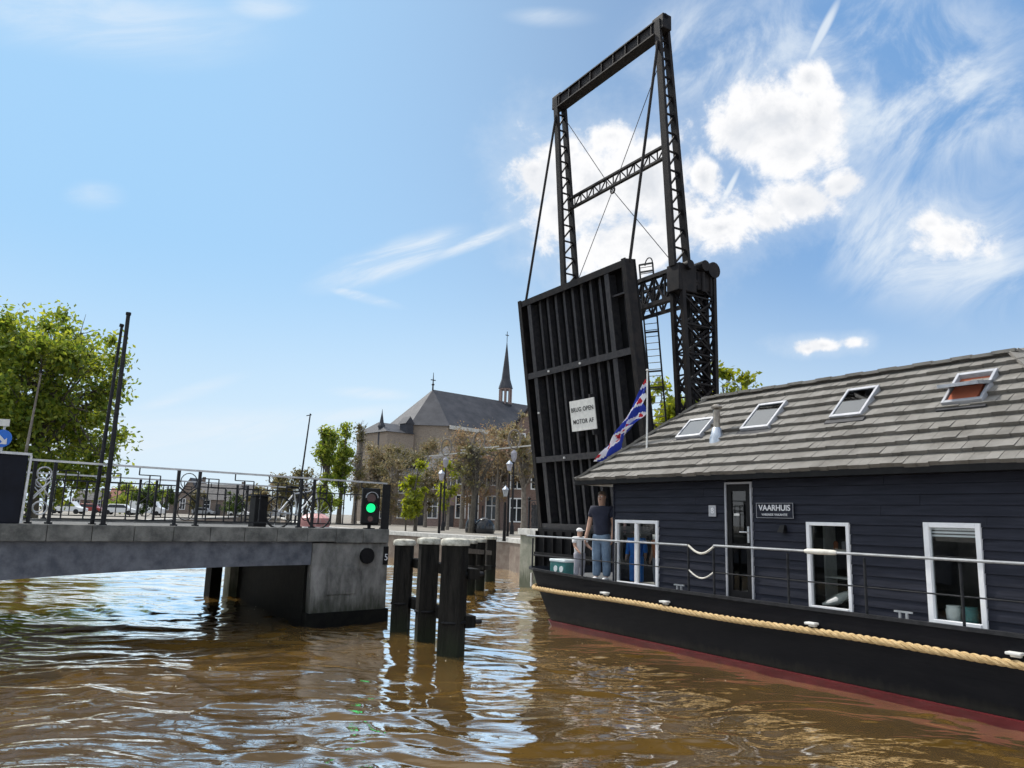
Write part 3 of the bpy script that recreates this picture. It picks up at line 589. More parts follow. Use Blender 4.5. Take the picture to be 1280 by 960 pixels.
# hull: stations
b = MB(); st = [-7.5, -7.0, -6.5, -6, -5, -4, -2, 0, 2, 4, 6.5]
def stem(x): return 0 if x >= -6.9 else .35*((-6.9-x)/.6)**2
rows = []
for x in st:
    yo = stem(x); xw = x+1.25*max(0, (-5.2-x)/2.3); ring = []
    for (yy, z) in ((yo, zdeck(x)+.06), (yo, .8), (yo+.02, .25), (yo+.12, -.6), (WB-yo-.12, -.6), (WB-yo-.02, .25), (WB-yo, .8), (WB-yo, zdeck(x)+.06)):
        tt = max(0, min(1, (zdeck(x)-z)/1.7)); ring.append((x+(xw-x)*tt*1.25, yy, z))
    rows.append(ring)
vs = [p for r in rows for p in r]; k = 8
fs = [(i*k+j, i*k+j+1, (i+1)*k+j+1, (i+1)*k+j) for i in range(len(st)-1) for j in range(k-1)]+[tuple(range(k)), tuple(range((len(st)-1)*k, len(st)*k))]
b.add(vs, fs); b.build('hull', K['hull'], hb)
def stem_x(x, z): xw = x+1.25*max(0, (-5.2-x)/2.3); tt = max(0, min(1, (zdeck(x)-z)/1.7)); return x+(xw-x)*tt*1.25
b = MB(); pts = [-7.5, -7.2, -6.9, -6.3, -5.5, -4, -1, 2, 6.5]
for a_, c_ in zip(pts[:-1], pts[1:]):
    p = lambda x, o, z: (stem_x(x, z), stem(x)-o, z)
    b.hexa([p(a_, .0, -.12), p(c_, .0, -.12), p(c_, -.1, -.12), p(a_, -.1, -.12), p(a_, .045, .11), p(c_, .045, .11), p(c_, -.1, .11), p(a_, -.1, .11)])
b.build('waterline_stripe', K['red'], hb)
b = MB()
for a_, c_ in zip(pts[:-1], pts[1:]): b.hexa([(a_, stem(a_)-.03, zdeck(a_)+.02), (c_, stem(c_)-.03, zdeck(c_)+.02), (c_, stem(c_)+.05, zdeck(c_)+.02), (a_, stem(a_)+.05, zdeck(a_)+.02), (a_, stem(a_)-.03, zdeck(a_)+.07), (c_, stem(c_)-.03, zdeck(c_)+.07), (c_, stem(c_)+.05, zdeck(c_)+.07), (a_, stem(a_)+.05, zdeck(a_)+.07)])
b.build('gunwale', K['rail'], hb)
b = MB(); b.box((-7.3, .36, 1.0), (XS-.05, WB-.05, 1.045)); b.box((-6.9, .05, 1.0), (XS-.05, .359, 1.04)); b.build('deck', K['deck'], hb)
b = MB(); b.bar((-7.42, .3, 1.05), (-7.42, .3, .74), .05); b.build('bow_post', K['offw'], hb)
# fender rope
b = MB(); N = 620; x0, x1 = -7.55, XS
def ry(x): return stem(x)-.07
def rz_(x): return .775+.012*sin(x*1.3)-.0 
for s_ in range(3):
    P_ = []
    for i in range(N):
        x = x0+(x1-x0)*i/(N-1); a = 2*pi*(x/.36)+2*pi*s_/3; sg = stem_x(x, .8)-x
        P_.append((x+sg, ry(x)+.026*cos(a), rz_(x)+.026*sin(a)))
    b.tube(P_, .028, 7)
b.build('fender_rope', K['rope'], hb, smooth=True)
for x in (-4.3, -2.6, .5, 3.3, -1.1, 2.0)[:4]:
    b = MB(); b.box((x-.09, -.12, .87), (x+.09, -.0, .905)); b.box((x-.06, -.06, .84), (x+.06, 0, .87)); b.build('fairlead', K['offw'], hb, bevel=.01)
# cabin
X0, X1, Y0, Y1, ZW = -4.52, 4.2, .4, 3.6, 3.2
OPEN = {'win': [(-4.47, -3.2, 1.05, 2.36), (.19-.02, .92, 1.06, 2.4), (2.06, 2.82, 1.06, 2.43)], 'door': (-1.5, -.9, 1.06, 3.07)}
holes = [h for h in OPEN['win']]+[OPEN['door']]
b = MB(); hb_ = .148; z = 1.045
while z < ZW-.01:
    z1 = min(z+hb_, ZW); cuts = [X0]
    segs = [(X0, X1)]
    for (a_, c_, zb, zt) in holes:
        if zb-.02 < (z+z1)/2 < zt+.0:
            new = []
            for s0, s1 in segs:
                if c_ <= s0 or a_ >= s1: new.append((s0, s1)); continue
                if a_ > s0: new.append((s0, a_))
                if c_ < s1: new.append((c_, s1))
            segs = new
    for s0, s1 in segs:
        x = s0
        while x < s1-1e-4:
            xe = min(s1, x+random.uniform(2.2, 4.2)); xe = s1 if s1-xe < .4 else xe
            j = random.uniform(-.003, .003)
            b.box((x, Y0+.021, z), (xe, Y0+.036, z1))
            b.hexa([(x, Y0-.028+j, z), (xe-.004, Y0-.028+j, z), (xe-.004, Y0+.02, z), (x, Y0+.02, z), (x, Y0-.008+j, z1-.004), (xe-.004, Y0-.008+j, z1-.004), (xe-.004, Y0+.02, z1-.004), (x, Y0+.02, z1-.004)])
            x = xe
    b.hexa([(X0-.028, Y0+.021, z), (X0, Y0+.021, z), (X0, Y1, z), (X0-.028, Y1, z), (X0-.008, Y0+.021, z1), (X0, Y0+.021, z1), (X0, Y1, z1), (X0-.008, Y1, z1)]) if not (1.2 < z < 2.5) else (
        b.hexa([(X0-.028, Y0+.021, z), (X0, Y0+.021, z), (X0, Y0+.14, z), (X0-.028, Y0+.14, z), (X0-.008, Y0+.021, z1), (X0, Y0+.021, z1), (X0, Y0+.14, z1), (X0-.008, Y0+.14, z1)]),
        b.hexa([(X0-.028, Y0+2.9, z), (X0, Y0+2.9, z), (X0, Y1, z), (X0-.028, Y1, z), (X0-.008, Y0+2.9, z1), (X0, Y0+2.9, z1), (X0, Y1, z1), (X0-.008, Y1, z1)]))
    z = z1
b.box((X1, Y0, 1.045), (X1+.03, Y1, ZW)); b.box((X0, Y1, 1.045), (X1, Y1+.03, 1.25)); b.box((X0, Y1, 2.55), (X1, Y1+.03, ZW)); b.box((-2.5, Y1, 1.25), (X1, Y1+.03, 2.55)); b.box((X0, Y1, 1.25), (X0+.25, Y1+.03, 2.55))  # rear wall opening added to let daylight into the front room
b.box((X0-.035, Y0-.04, 1.045), (X0+.0, Y0+.02, ZW))
b.build('cabin_wall', K['navy'], hb)
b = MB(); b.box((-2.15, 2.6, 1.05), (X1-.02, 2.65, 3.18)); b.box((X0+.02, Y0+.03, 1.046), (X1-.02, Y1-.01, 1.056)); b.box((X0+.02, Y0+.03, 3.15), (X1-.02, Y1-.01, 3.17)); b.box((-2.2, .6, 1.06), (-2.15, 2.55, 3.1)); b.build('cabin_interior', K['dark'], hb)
b = MB(); b.box((X0+.05, Y0+.1, 1.058), (-2.21, Y1-.03, 1.07)); b.box((-2.24, Y0+.1, 1.071), (-2.205, Y1-.03, 3.1)); b.box((X0+.05, Y0+.1, 3.11), (-2.25, Y1-.03, 3.13)); b.build('front_room', K['render'], hb)  # pale lining added to brighten the room behind the double window
def window(x0, x1, z0, z1, split=False, blind=False, fw_=.055, fwb=None):
    b = MB(); y0, y1 = Y0-.055, Y0+.03
    b.box((x0, y0, z0), (x0+fw_*1.1, y1, z1)); b.box((x1-fw_*1.0, y0, z0), (x1, y1, z1)); b.box((x0+fw_*1.1, y0, z1-fw_), (x1-fw_, y1, z1)); b.box((x0+fw_*1.1, y0-.02, z0), (x1-fw_, y1, z0+fw_))
    if split: b.box(((x0+x1)/2-.045, y0+.01, z0+fw_), ((x0+x1)/2+.045, y1, z1-fw_))
    w = b.build('window', K['white'], hb, bevel=.006)
    b = MB(); b.add([(x0+.05, Y0, z0+.05), (x1-.05, Y0, z0+.05), (x1-.05, Y0, z1-.05), (x0+.05, Y0, z1-.05)], [(0, 1, 2, 3)]); b.build('pane', K['glass'], w)
    if blind:
        b = MB()
        for i in range(3): b.box((x0+.07, Y0+.04, z1-.1-.045*i), (x1-.07, Y0+.07, z1-.075-.045*i))
        b.build('blind', K['white'], w)
    return w
window(*OPEN['win'][0], split=True, fw_=.065); window(*OPEN['win'][1]); window(*OPEN['win'][2], blind=True, fw_=.07)
# door
a_, c_, zb, zt = OPEN['door']; b = MB(); b.box((a_, Y0-.05, zb), (a_+.035, Y0+.03, zt)); b.box((c_-.035, Y0-.05, zb), (c_, Y0+.03, zt)); b.box((a_+.035, Y0-.05, zt-.035), (c_-.035, Y0+.03, zt))
fr_ = b.build('door_frame', K['greyframe'], hb)
b = MB(); a2, c2, z2 = a_+.04, c_-.04, zt-.04; b.box((a2, Y0-.03, zb), (a2+.1, Y0+.01, z2)); b.box((c2-.1, Y0-.03, zb), (c2, Y0+.01, z2)); b.box((a2+.1, Y0-.03, z2-.12), (c2-.1, Y0+.01, z2)); b.box((a2+.1, Y0-.03, zb), (c2-.1, Y0+.01, zb+.14)); b.box((a2+.1, Y0-.025, 1.93), (c2-.1, Y0+.01, 2.0))
dr = b.build('door', K['black'], hb)
b = MB(); b.add([(a2+.1, Y0-.01, zb+.14), (c2-.1, Y0-.01, zb+.14), (c2-.1, Y0-.01, z2-.12), (a2+.1, Y0-.01, z2-.12)], [(0, 1, 2, 3)]); b.build('pane', K['glass'], dr)
b = MB(); b.box((c2-.07, Y0-.045, 2.02), (c2-.03, Y0-.03, 2.3)); b.tube([(c2-.05, Y0-.05, 2.2), (c2-.05, Y0-.09, 2.2), (c2-.2, Y0-.09, 2.2)], .013, 8); b.build('handle', K['galv'], dr)
b = MB(); b.box((a2+.14, Y0-.016, 2.48), (a2+.26, Y0-.011, 2.52)); b.build('sticker', K['offw'], dr)
# signs
b = MB(); b.box((-.79, Y0-.06, 2.45), (-.05, Y0-.04, 2.70)); nb = b.build('name_board', K['navy'], hb)
b = MB(); 
for q_ in (((-.79, 2.45), (-.05, 2.456)), ((-.79, 2.694), (-.05, 2.70)), ((-.79, 2.456), (-.784, 2.694)), ((-.056, 2.456), (-.05, 2.694))): b.box((q_[0][0], Y0-.066, q_[0][1]), (q_[1][0], Y0-.06, q_[1][1]))
b.build('board_border', K['greyframe'], nb)
RX = Matrix.Rotation(radians(90), 4, 'X')
text('lettering', 'VAARHUIS', .135, K['wletter'], nb, Matrix.Translation((-.42, Y0-.064, 2.615))@RX, bold=.002)
text('lettering', 'VARENDE VAKANTIE', .055, K['wletter'], nb, Matrix.Translation((-.42, Y0-.064, 2.505))@RX)
b = MB(); b.box((-1.88, Y0-.045, 2.46), (-1.71, Y0-.035, 2.66)); sp_ = b.build('house_number', K['greyframe'], hb)
text('lettering', '8', .15, K['white'], sp_, Matrix.Translation((-1.79, Y0-.048, 2.56))@RX)
b = MB(); b.hexa([(-.32, Y0-.14, 2.22), (-.2, Y0-.14, 2.22), (-.2, Y0-.03, 2.22), (-.32, Y0-.03, 2.22), (-.30, Y0-.08, 2.34), (-.22, Y0-.08, 2.34), (-.22, Y0-.03, 2.34), (-.30, Y0-.03, 2.34)]); b.build('wall_lamp', K['black'], hb)
# roof
EZ, EY, RY, RZt = 3.2, .1, 2.0, 4.97
EX0, EX1, RX0, RX1 = -5.5, 4.75, -3.37, 2.75
def roof_face(o, u, v, n, L, lsh, rsh, H, courses, wid=.17):
    """o bottom-left corner; u along eave, v up the slope (unit), n normal; left/right edges shrink by lsh/rsh over H"""
    b = MB(); hc = H/courses
    for i in range(courses):
        s0 = i*hc; s1 = s0+hc*1.06 if i < courses-1 else H
        la, ra = lsh*s0/H, L-rsh*s0/H; lb, rb = lsh*s1/H, L-rsh*s1/H
        x = la-random.uniform(0, wid)
        while x < ra:
            w = wid*random.uniform(.82, 1.2); xa, xb = x, x+w-.006
            A0, A1 = max(xa, la), min(xb, ra); B0, B1 = max(xa, lb), min(xb, rb)
            if A1 > A0+.01:
                if B1 <= B0: B0 = B1 = min(max((A0+A1)/2, lb), rb); B1 += .004
                th = .075+random.uniform(-.008, .01); j = random.uniform(-.010, .008)
                P = lambda x_, s_, t_: o+u*x_+v*s_+n*t_
                b.hexa([P(A0, s0-.02+j, 0), P(A1, s0-.02+j, 0), P(B1, s1, -.02), P(B0, s1, -.02), P(A0, s0-.02+j, th), P(A1, s0-.02+j, th), P(B1, s1, .004), P(B0, s1, .004)])
            x += w
    return b
rise = RZt-EZ; run = RY-EY; sl = sqrt(rise**2+run**2); vF = Vector((0, run, rise))/sl; nF = Vector((0, -rise, run))/sl
lsh = RX0-EX0; rsh = EX1-RX1
rb_ = roof_face(Vector((EX0, EY, EZ)), Vector((1, 0, 0)), vF, nF, EX1-EX0, lsh, rsh, sl, 10)
rf = rb_.build('roof', K['shingle'], hb)
YE2 = 2*RY-EY
bb_ = roof_face(Vector((EX1, YE2, EZ)), Vector((-1, 0, 0)), Vector((0, -run, rise))/sl, Vector((0, rise, run))/sl, EX1-EX0, rsh, lsh, sl, 9, .4); bb_.build('rear_slope', K['shingle'], rf)
sl2 = sqrt(lsh**2+rise**2); h_ = roof_face(Vector((EX0, YE2, EZ)), Vector((0, -1, 0)), Vector((lsh, 0, rise))/sl2, Vector((-rise, 0, lsh))/sl2, YE2-EY, run, run, sl2, 9); h_.build('hip_slope', K['shingle'], rf)
sl3 = sqrt(rsh**2+rise**2); h_ = roof_face(Vector((EX1, EY, EZ)), Vector((0, 1, 0)), Vector((-rsh, 0, rise))/sl3, Vector((rise, 0, rsh))/sl3, YE2-EY, run, run, sl3, 9); h_.build('hip_slope', K['shingle'], rf)
b = MB()      # under-roof solid
b.add([(EX0+.03, EY+.03, EZ-.02), (EX1-.03, EY+.03, EZ-.02), (EX1-.03, YE2-.03, EZ-.02), (EX0+.03, YE2-.03, EZ-.02), (RX0, RY, RZt-.04), (RX1, RY, RZt-.04)], [(0, 1, 2, 3), (0, 1, 5, 4), (2, 3, 4, 5), (0, 3, 4), (1, 2, 5)])
b.build('roof_lining', K['offw'], rf)
b = MB()
cs = [Vector((EX0, EY, EZ)), Vector((EX1, EY, EZ)), Vector((EX1, YE2, EZ)), Vector((EX0, YE2, EZ))]; r0_, r1_ = Vector((RX0, RY, RZt-.0)), Vector((RX1, RY, RZt-.0))
def ridgetiles(A, B, up_, w=.2):
    n = int((B-A).length/.3)
    for i in range(n):
        p, q_ = A.lerp(B, i/n), A.lerp(B, (i+1.08)/n); b.bar(p+up_*(.035+.012*(i % 2)), q_+up_*(.035+.012*(i % 2)), w*1.1, .05, up_)
for A, B in ((cs[0], r0_), (cs[3], r0_), (cs[1], r1_), (cs[2], r1_), (r0_, r1_)): ridgetiles(A, B, Vector((0, -.15, 1)).normalized() if A is not r0_ else Vector((0, 0, 1)), .22)
b.build('ridge_cap', K['shingle'], rf)
b = MB(); b.box((EX0-.02, EY-.02, EZ-.1), (EX1+.02, EY+.01, EZ-.005)); b.box((EX0-.02, EY+.011, EZ-.1), (EX0+.01, YE2, EZ-.005)); b.box((EX0, EY+.011, EZ-.10), (X1+.3, Y0-.03, EZ-.07)); b.build('fascia', K['black'], rf)
b = MB(); b.box((EX0+.012, EY+.03, EZ-.098), (X0-.04, YE2-.02, EZ-.07)); b.build('porch_soffit', K['offw'], rf)
b = MB(); b.box((EX0+.1, YE2-.25, 1.05), (EX0+.2, YE2-.15, EZ-.1)); b.box((EX0+1.05, .36, 1.05), (EX0+1.1, .41, EZ-.1)) if 0 else None; b.build('porch_post', K['navy'], hb)
# skylights
def P_roof(x, y, t=0): return Vector((x, y, EZ+(y-EY)*rise/run))+nF*t
def skylight(x0, x1, y0, y1, op=0., cl=False):
    def q4(b, xa, xb, ya, yb, t0, t1): b.hexa([P_roof(xa, ya, t0), P_roof(xb, ya, t0), P_roof(xb, yb, t0), P_roof(xa, yb, t0), P_roof(xa, ya, t1), P_roof(xb, ya, t1), P_roof(xb, yb, t1), P_roof(xa, yb, t1)])
    b = MB(); w = .045
    q4(b, x0, x0+w, y0, y1, 0, .11); q4(b, x1-w, x1, y0, y1, 0, .11); q4(b, x0+w, x1-w, y0, y0+w, 0, .11); q4(b, x0+w, x1-w, y1-w, y1, 0, .11); 
    s = b.build('skylight', K['greyframe'], hb, bevel=.006)
    b = MB(); q4(b, x0-.06, x1+.06, y0-.08, y0-.002, .0, .055); b.build('flashing', K['dtile'], s)
    if not op:
        b = MB(); q4(b, x0+w, x1-w, y0+w, y1-w, .085, .095); b.build('pane', K['skyglass'], s)
    else:
        b = MB(); q4(b, x0+w, x1-w, y0+w, y1-w, .02, .03); b.build('opening_lining', K['cloth_red'], s)
        c0 = P_roof(0, (y0+y1)/2, .1); L_ = (y1-y0)*1.25
        ax = Vector((1, 0, 0)); d = (Matrix.Rotation(-op, 3, ax)@vF); nd = d.cross(ax)*-1
        def q5(b, xa, xb, s0, s1, t0, t1):
            P = lambda x, s_, t_: Vector((x, c0.y, c0.z))+d*s_+nd*t_
            b.hexa([P(xa, s0, t0), P(xb, s0, t0), P(xb, s1, t0), P(xa, s1, t0), P(xa, s0, t1), P(xb, s0, t1), P(xb, s1, t1), P(xa, s1, t1)])
        b = MB(); q5(b, x0, x0+.06, -L_/2, L_/2, 0, .05); q5(b, x1-.06, x1, -L_/2, L_/2, 0, .05); q5(b, x0+.06, x1-.06, -L_/2, -L_/2+.06, 0, .05); q5(b, x0+.06, x1-.06, L_/2-.06, L_/2, 0, .05); sa = b.build('open_sash', K['zinc'], s)
        b = MB(); q5(b, x0+.06, x1-.06, -L_/2+.06, L_/2-.06, .02, .03); b.build('pane', K['skyglass'], s)
        b = MB(); q4(b, x0+.07, x1-.1, y0+.05, y0+.3, .045, .09); b.build('curtain', K['cloth_red'], s)
    return s
skylight(-3.22, -2.55, .93, 1.38); skylight(-1.6, -.96, .98, 1.56); skylight(.24, .82, 1.04, 1.63); skylight(2.08, 2.66, 1.08, 1.64, op=.62)
# chimney
cb = P_roof(-2.12, .88); b = MB(); b.lathe(cb+Vector((0, 0, -.1)), [(.15, 0), (.14, .12), (.085, .32), (.07, .34)], 20); ch = b.build('chimney', K['zinc'], hb, smooth=True)
b = MB(); b.lathe(cb+Vector((0, 0, .2)), [(.065, 0), (.065, .36), (.06, .38)], 16); b.build('flue', K['brass'], ch, smooth=True)
b = MB(); b.lathe(cb+Vector((0, 0, .6)), [(.07, .0), (.11, .02), (.11, .05), (.04, .09), (.01, .09)], 16)
for k in range(4): b.bar(cb+Vector((.055*cos(k*pi/2), .055*sin(k*pi/2), .56)), cb+Vector((.055*cos(k*pi/2), .055*sin(k*pi/2), .63)), .012)
b.build('cowl', K['brass'], ch)
# boat railing
RP = [-7.05, -5.18, -4.09, -2.1, -1.5, .03, 1.34, 2.68, 4.2, 6.2]
RYB = .05
for x in RP:
    b = MB(); b.tube([(x, RYB, zdeck(x)+.03), (x, RYB, 1.9+(.0 if x > -6 else -.02))], .02, 8); b.build('railing_post', K['rail'], hb, smooth=True)
def run_(a, c, z, r, m_, nm):
    b = MB(); b.tube([(a, RYB, z), ((a+c)/2, RYB, z), (c, RYB, z)], r, 8); b.build(nm, m_, hb, smooth=True)
run_(-7.3, -2.12, 1.93, .020, K['railgrey'], 'hand_rail'); run_(-1.5, 6.2, 1.95, .020, K['railgrey'], 'hand_rail')
run_(-7.05, -2.12, 1.5, .011, K['rail'], 'middle_rail'); run_(-1.5, 6.2, 1.49, .011, K['rail'], 'middle_rail')
for zt_ in (1.93, 1.5):
    b = MB(); b.tube([(-2.1+.6*t/10, RYB, zt_-.13*sin(pi*t/10)) for t in range(11)], .02 if zt_ > 1.8 else .014, 7); b.build('slack_rope', K['ropew'], hb, smooth=True)
b = MB(); b.tube([(.35, RYB, 1.95), (.4, RYB, 1.95), (.6, RYB, 1.95), (.85, RYB, 1.95), (.9, RYB, 1.95)], [.026, .04, .045, .04, .026], 10); b.build('rail_wrap', K['ropew'], hb, smooth=True)
# cleats on deck edge
for x in (1.78, -2.5):
    b = MB(); z = zdeck(x)+.08; b.bar((x-.13, .22, z+.06), (x+.13, .22, z+.06), .03, .025); b.bar((x-.05, .22, z-.03), (x-.05, .22, z+.05), .03); b.bar((x+.05, .22, z-.03), (x+.05, .22, z+.05), .03); b.build('cleat', K['galv'], hb)

def place_boat(v): return Vector(PO)+Matrix.Rotation(PR, 3, 'Z')@Vector(v)
# things on / in the boat (top-level)
e = empty('battery_box', place_boat((-6.75, .75, 1.045)), PR, 'teal box with two round white lamps on the bow of the houseboat', 'box')
b = MB(); b.box((-.3, -.2, 0), (.3, .2, .34)); b.build('body', K['teal'], e, bevel=.04); b = MB(); b.box((-.31, -.21, .3), (.31, .21, .37)); b.build('lid', K['lens'], e, bevel=.02)
for x in (-.05, .17): b = MB(); b.tube([(x, -.215, .15), (x, -.2, .15)], .07, 14); b.build('lamp', K['lens'], e)
e = empty('ornamental_bird', place_boat((.62, .47, 1.11)), PR+radians(10), 'white carved bird ornament inside the narrow window right of the door', 'ornament')
b = MB(); b.tube([(-.26, 0, .03), (-.15, 0, .07), (0, 0, .13), (.12, 0, .2), (.19, 0, .24)], [.015, .05, .08, .06, .03], 12); b.build('body', K['offw'], e, smooth=True)
b = MB(); b.tube([(.16, 0, .24), (.22, 0, .27), (.27, 0, .27), (.3, 0, .25)], [.03, .035, .03, .012], 10); b.build('head', K['offw'], e, smooth=True)
b = MB(); b.lathe((-.18, 0, -.045), [(.1, 0), (.1, .04)], 12); b.lathe((.22, 0, -.045), [(.07, 0), (.07, .06)], 12); b.build('stand', K['offw'], e)
for x, m_, lab in ((2.3, K['offw'], 'pale round pot inside the right window of the houseboat'), (2.52, K['teal'], 'teal round pot inside the right window of the houseboat')):
    e = empty('pot', place_boat((x, .55, 1.06)), 0, lab, 'pot', 'pots in the window'); b = MB(); b.lathe((0, 0, 0), [(.06, .0), (.09, .06), (.1, .2), (.085, .24)], 16); b.build('body', m_, e, smooth=True); b = MB(); b.lathe((0, 0, .24), [(.09, 0), (.09, .02)], 16); b.build('rim', m_, e)
e = empty('shelf', place_boat((.55, 1.0, 1.056)), PR, 'wooden shelf with pale items seen through the narrow window', 'shelf')
b = MB()
for z in (.45, .88): b.box((-.5, 0, z), (.6, .3, z+.03))
b.box((-.53, 0, 0), (-.5, .3, 1.3)); b.box((.6, 0, 0), (.63, .3, 1.3)); b.build('frame', K['offw'], e)
for i in range(6): x = -.4+.15*i; b = MB(); b.lathe((x, .15, .91), [(.035, 0), (.04, .1+.02*(i % 3)), (.02, .14)], 10); b.build('jar', K['greyc'] if i % 2 else K['orange'], e)

# ------------------------------------------------------------------ people
def skin(name, pts, edges, m_, parent, sub=2, root=0):
    me = bpy.data.meshes.new(name); me.from_pydata([p[:3] for p in pts], edges, []); me.materials.append(m_)
    o = bpy.data.objects.new(name, me); COL.objects.link(o); o.parent = parent
    o.modifiers.new('skin', 'SKIN'); 
    if not me.skin_vertices: bpy.context.view_layer.update()
    sv = me.skin_vertices[0].data
    for i, p in enumerate(pts):
        r = p[3]; sv[i].radius = r if isinstance(r, tuple) else (r, r); sv[i].use_root = (i == root)
    o.modifiers['skin'].use_smooth_shade = True
    s = o.modifiers.new('sub', 'SUBSURF'); s.levels = sub; s.render_levels = sub
    return o
def ell(name, c, r, m_, parent, rot=None, cut=None):
    bm = bmesh.new(); bmesh.ops.create_uvsphere(bm, u_segments=20, v_segments=14, radius=1)
    for v in bm.verts:
        if cut and v.co.z < cut: v.co.z = cut
        v.co = Vector((v.co.x*r[0], v.co.y*r[1], v.co.z*r[2]))
        if rot: v.co = rot@v.co
        v.co += Vector(c)
    for f in bm.faces: f.smooth = True
    me = bpy.data.meshes.new(name); bm.to_mesh(me); bm.free(); me.materials.append(m_); o = bpy.data.objects.new(name, me); COL.objects.link(o); o.parent = parent; return o
def person(loc, rz, H, label, shirt, pants, hat=None, hairm=None, armL=None, armR=None, sleeve=.5, sit=False):
    """faces -y locally. arms: list of elbow, wrist points relative to 1.0 body height"""
    e = empty('person', loc, rz, label, 'person'); e.scale = (H*(1.22 if H < 1.3 else 1), H*(1.22 if H < 1.3 else 1), H)
    armL = armL or [(.135, .0, .62), (.15, -.03, .475)]; armR = armR or [(-.135, .0, .62), (-.15, -.03, .475)]
    P = [(0, 0, .53, (.085, .065)), (0, .0, .62, (.08, .06)), (0, .005, .72, (.095, .062)), (0, .008, .79, (.085, .055)), (0, .008, .825, (.034, .034)), (0, -.004, .875, (.042, .048)), (0, -.008, .93, (.05, .06)), (0, -.002, .98, (.036, .042))]
    E = [(i, i+1) for i in range(7)]
    def arm_(s, A, base):
        P.append((.115*s, .008, .79, .036)); P.append((*A[0], .03)); P.append((*A[1], .02))
        d = (Vector(A[1])-Vector(A[0])).normalized(); h = Vector(A[1])+d*.045; P.append((*h, (.024, .011)))
        k = len(P); E.extend([(3, k-4), (k-4, k-3), (k-3, k-2), (k-2, k-1)]); pal = k-1
        sd = Vector((0, 1, 0))
        for j, off in enumerate((-.015, -.005, .005, .015)):
            a0 = h+sd*off+d*.016; L = (.03, .036, .034, .026)[j]; curl = Vector((-s, 0, 0))*.012
            P.append((*a0, .0052)); P.append((*(a0+d*L*.55+curl*.4), .0047)); P.append((*(a0+d*L+curl), .004)); k = len(P); E.extend([(pal, k-3), (k-3, k-2), (k-2, k-1)])
        a0 = Vector(A[1])+d*.018-sd*.018; P.append((*a0, .006)); P.append((*(a0+d*.024-sd*.012), .005)); k = len(P); E.extend([(pal-1, k-2), (k-2, k-1)])
    arm_(1, armL, 0); arm_(-1, armR, 0)
    for s in (1, -1):
        k = len(P); P += [(.05*s, .0, .49, (.05, .05)), (.055*s, -.008, .28, (.034, .036)), (.058*s, .006, .16, (.032, .034)), (.06*s, .01, .045, (.018, .02)), (.062*s, -.045, .018, (.022, .014))]
        E += [(0, k), (k, k+1), (k+1, k+2), (k+2, k+3), (k+3, k+4)]
    skin('body', P, E, K['skin'], e)
    # face
    ell('nose', (0, -.062, .928), (.008, .012, .014), K['skin'], e)
    for s in (1, -1):
        ell('eye', (.017*s, -.052, .94), (.007, .006, .005), K['lens'], e); ell('ear', (.043*s, 0, .935), (.006, .012, .018), K['skin'], e)
    ell('mouth', (0, -.053, .905), (.014, .006, .004), K['redlens'], e)
    ell('hair', (0, .006, .958), (.049, .060, .048), hairm or K['hair'], e, Matrix.Rotation(radians(-28), 3, 'X'), cut=-.3)
    if hat: 
        ell('cap', (0, .004, .968), (.054, .064, .05), hat, e, cut=0.); ell('cap_brim', (0, -.07, .967), (.04, .045, .006), hat, e)
    # shirt
    Q = [(0, .0, .465, (.105, .085)), (0, 0, .56, (.106, .082)), (0, .005, .69, (.122, .086)), (0, .008, .785, (.112, .074)), (0, .006, .832, (.06, .056))]; EE = [(i, i+1) for i in range(4)]
    for s, A in ((1, armL), (-1, armR)):
        sh = Vector((.108*s, .008, .80)); el = Vector(A[0]); q_ = sh.lerp(el, sleeve) if sleeve <= 1 else el.lerp(Vector(A[1]), sleeve-1)
        k = len(Q); Q.append((*sh, .052)); EE.append((3, k))
        if sleeve > 1: Q.append((*el, .032)); EE.append((k, k+1)); k += 1
        Q.append((*q_, .05 if sleeve <= 1 else .03)); EE.append((k, k+1))
    skin('shirt', Q, EE, shirt, e)
    T = [(0, 0, .555, (.1, .08)), (0, 0, .49, (.104, .084))]; TE = [(0, 1)]
    for s in (1, -1):
        k = len(T); T += [(.054*s, 0, .44, (.062, .066)), (.058*s, -.008, .28, (.052, .056)), (.06*s, .006, .16, (.046, .05)), (.062*s, .008, .04, (.046, .05))]; TE += [(1, k), (k, k+1), (k+1, k+2), (k+2, k+3)]
    skin('trousers', T, TE, pants, e)
    for s in (1, -1): ell('shoe', (.061*s, -.03, .02), (.03, .07, .022), K['cotton'], e, cut=-.85)
    return e
# local frame: faces -y; rotate so they look where the photo shows
person(place_boat((-5.2, .6, 1.047)), radians(-28), 1.92, 'person standing at the houseboat rail in navy T-shirt and washed blue jeans', K['tshirt'], K['jeans'], hairm=K['hair'], armR=[(-.15, .0, .63), (-.165, -.055, .49)], armL=[(.15, .0, .63), (.155, -.06, .49)], sleeve=.62)
person(place_boat((-6.0, .62, 1.047)), radians(35), 1.09, 'child in white cap and white shirt standing on the bow deck beside the adult', K['cotton'], K['greyc'], hat=K['cotton'], armL=[(.13, -.05, .66), (.12, -.16, .6)], armR=[(-.13, -.03, .64), (-.14, -.12, .56)], sleeve=.7)
person(place_boat((-4.1, .62, 1.06)), radians(-20), 1.12, 'child in a blue coat behind the double window of the houseboat', K['blue'], K['blue'], armL=[(.14, -.02, .64), (.15, -.08, .52)], sleeve=1.7)
person(place_boat((-3.55, .72, 1.06)), radians(-60), 1.1, 'person in orange shirt and grey trousers inside the double window', K['orange'], K['greyc'], hat=None)

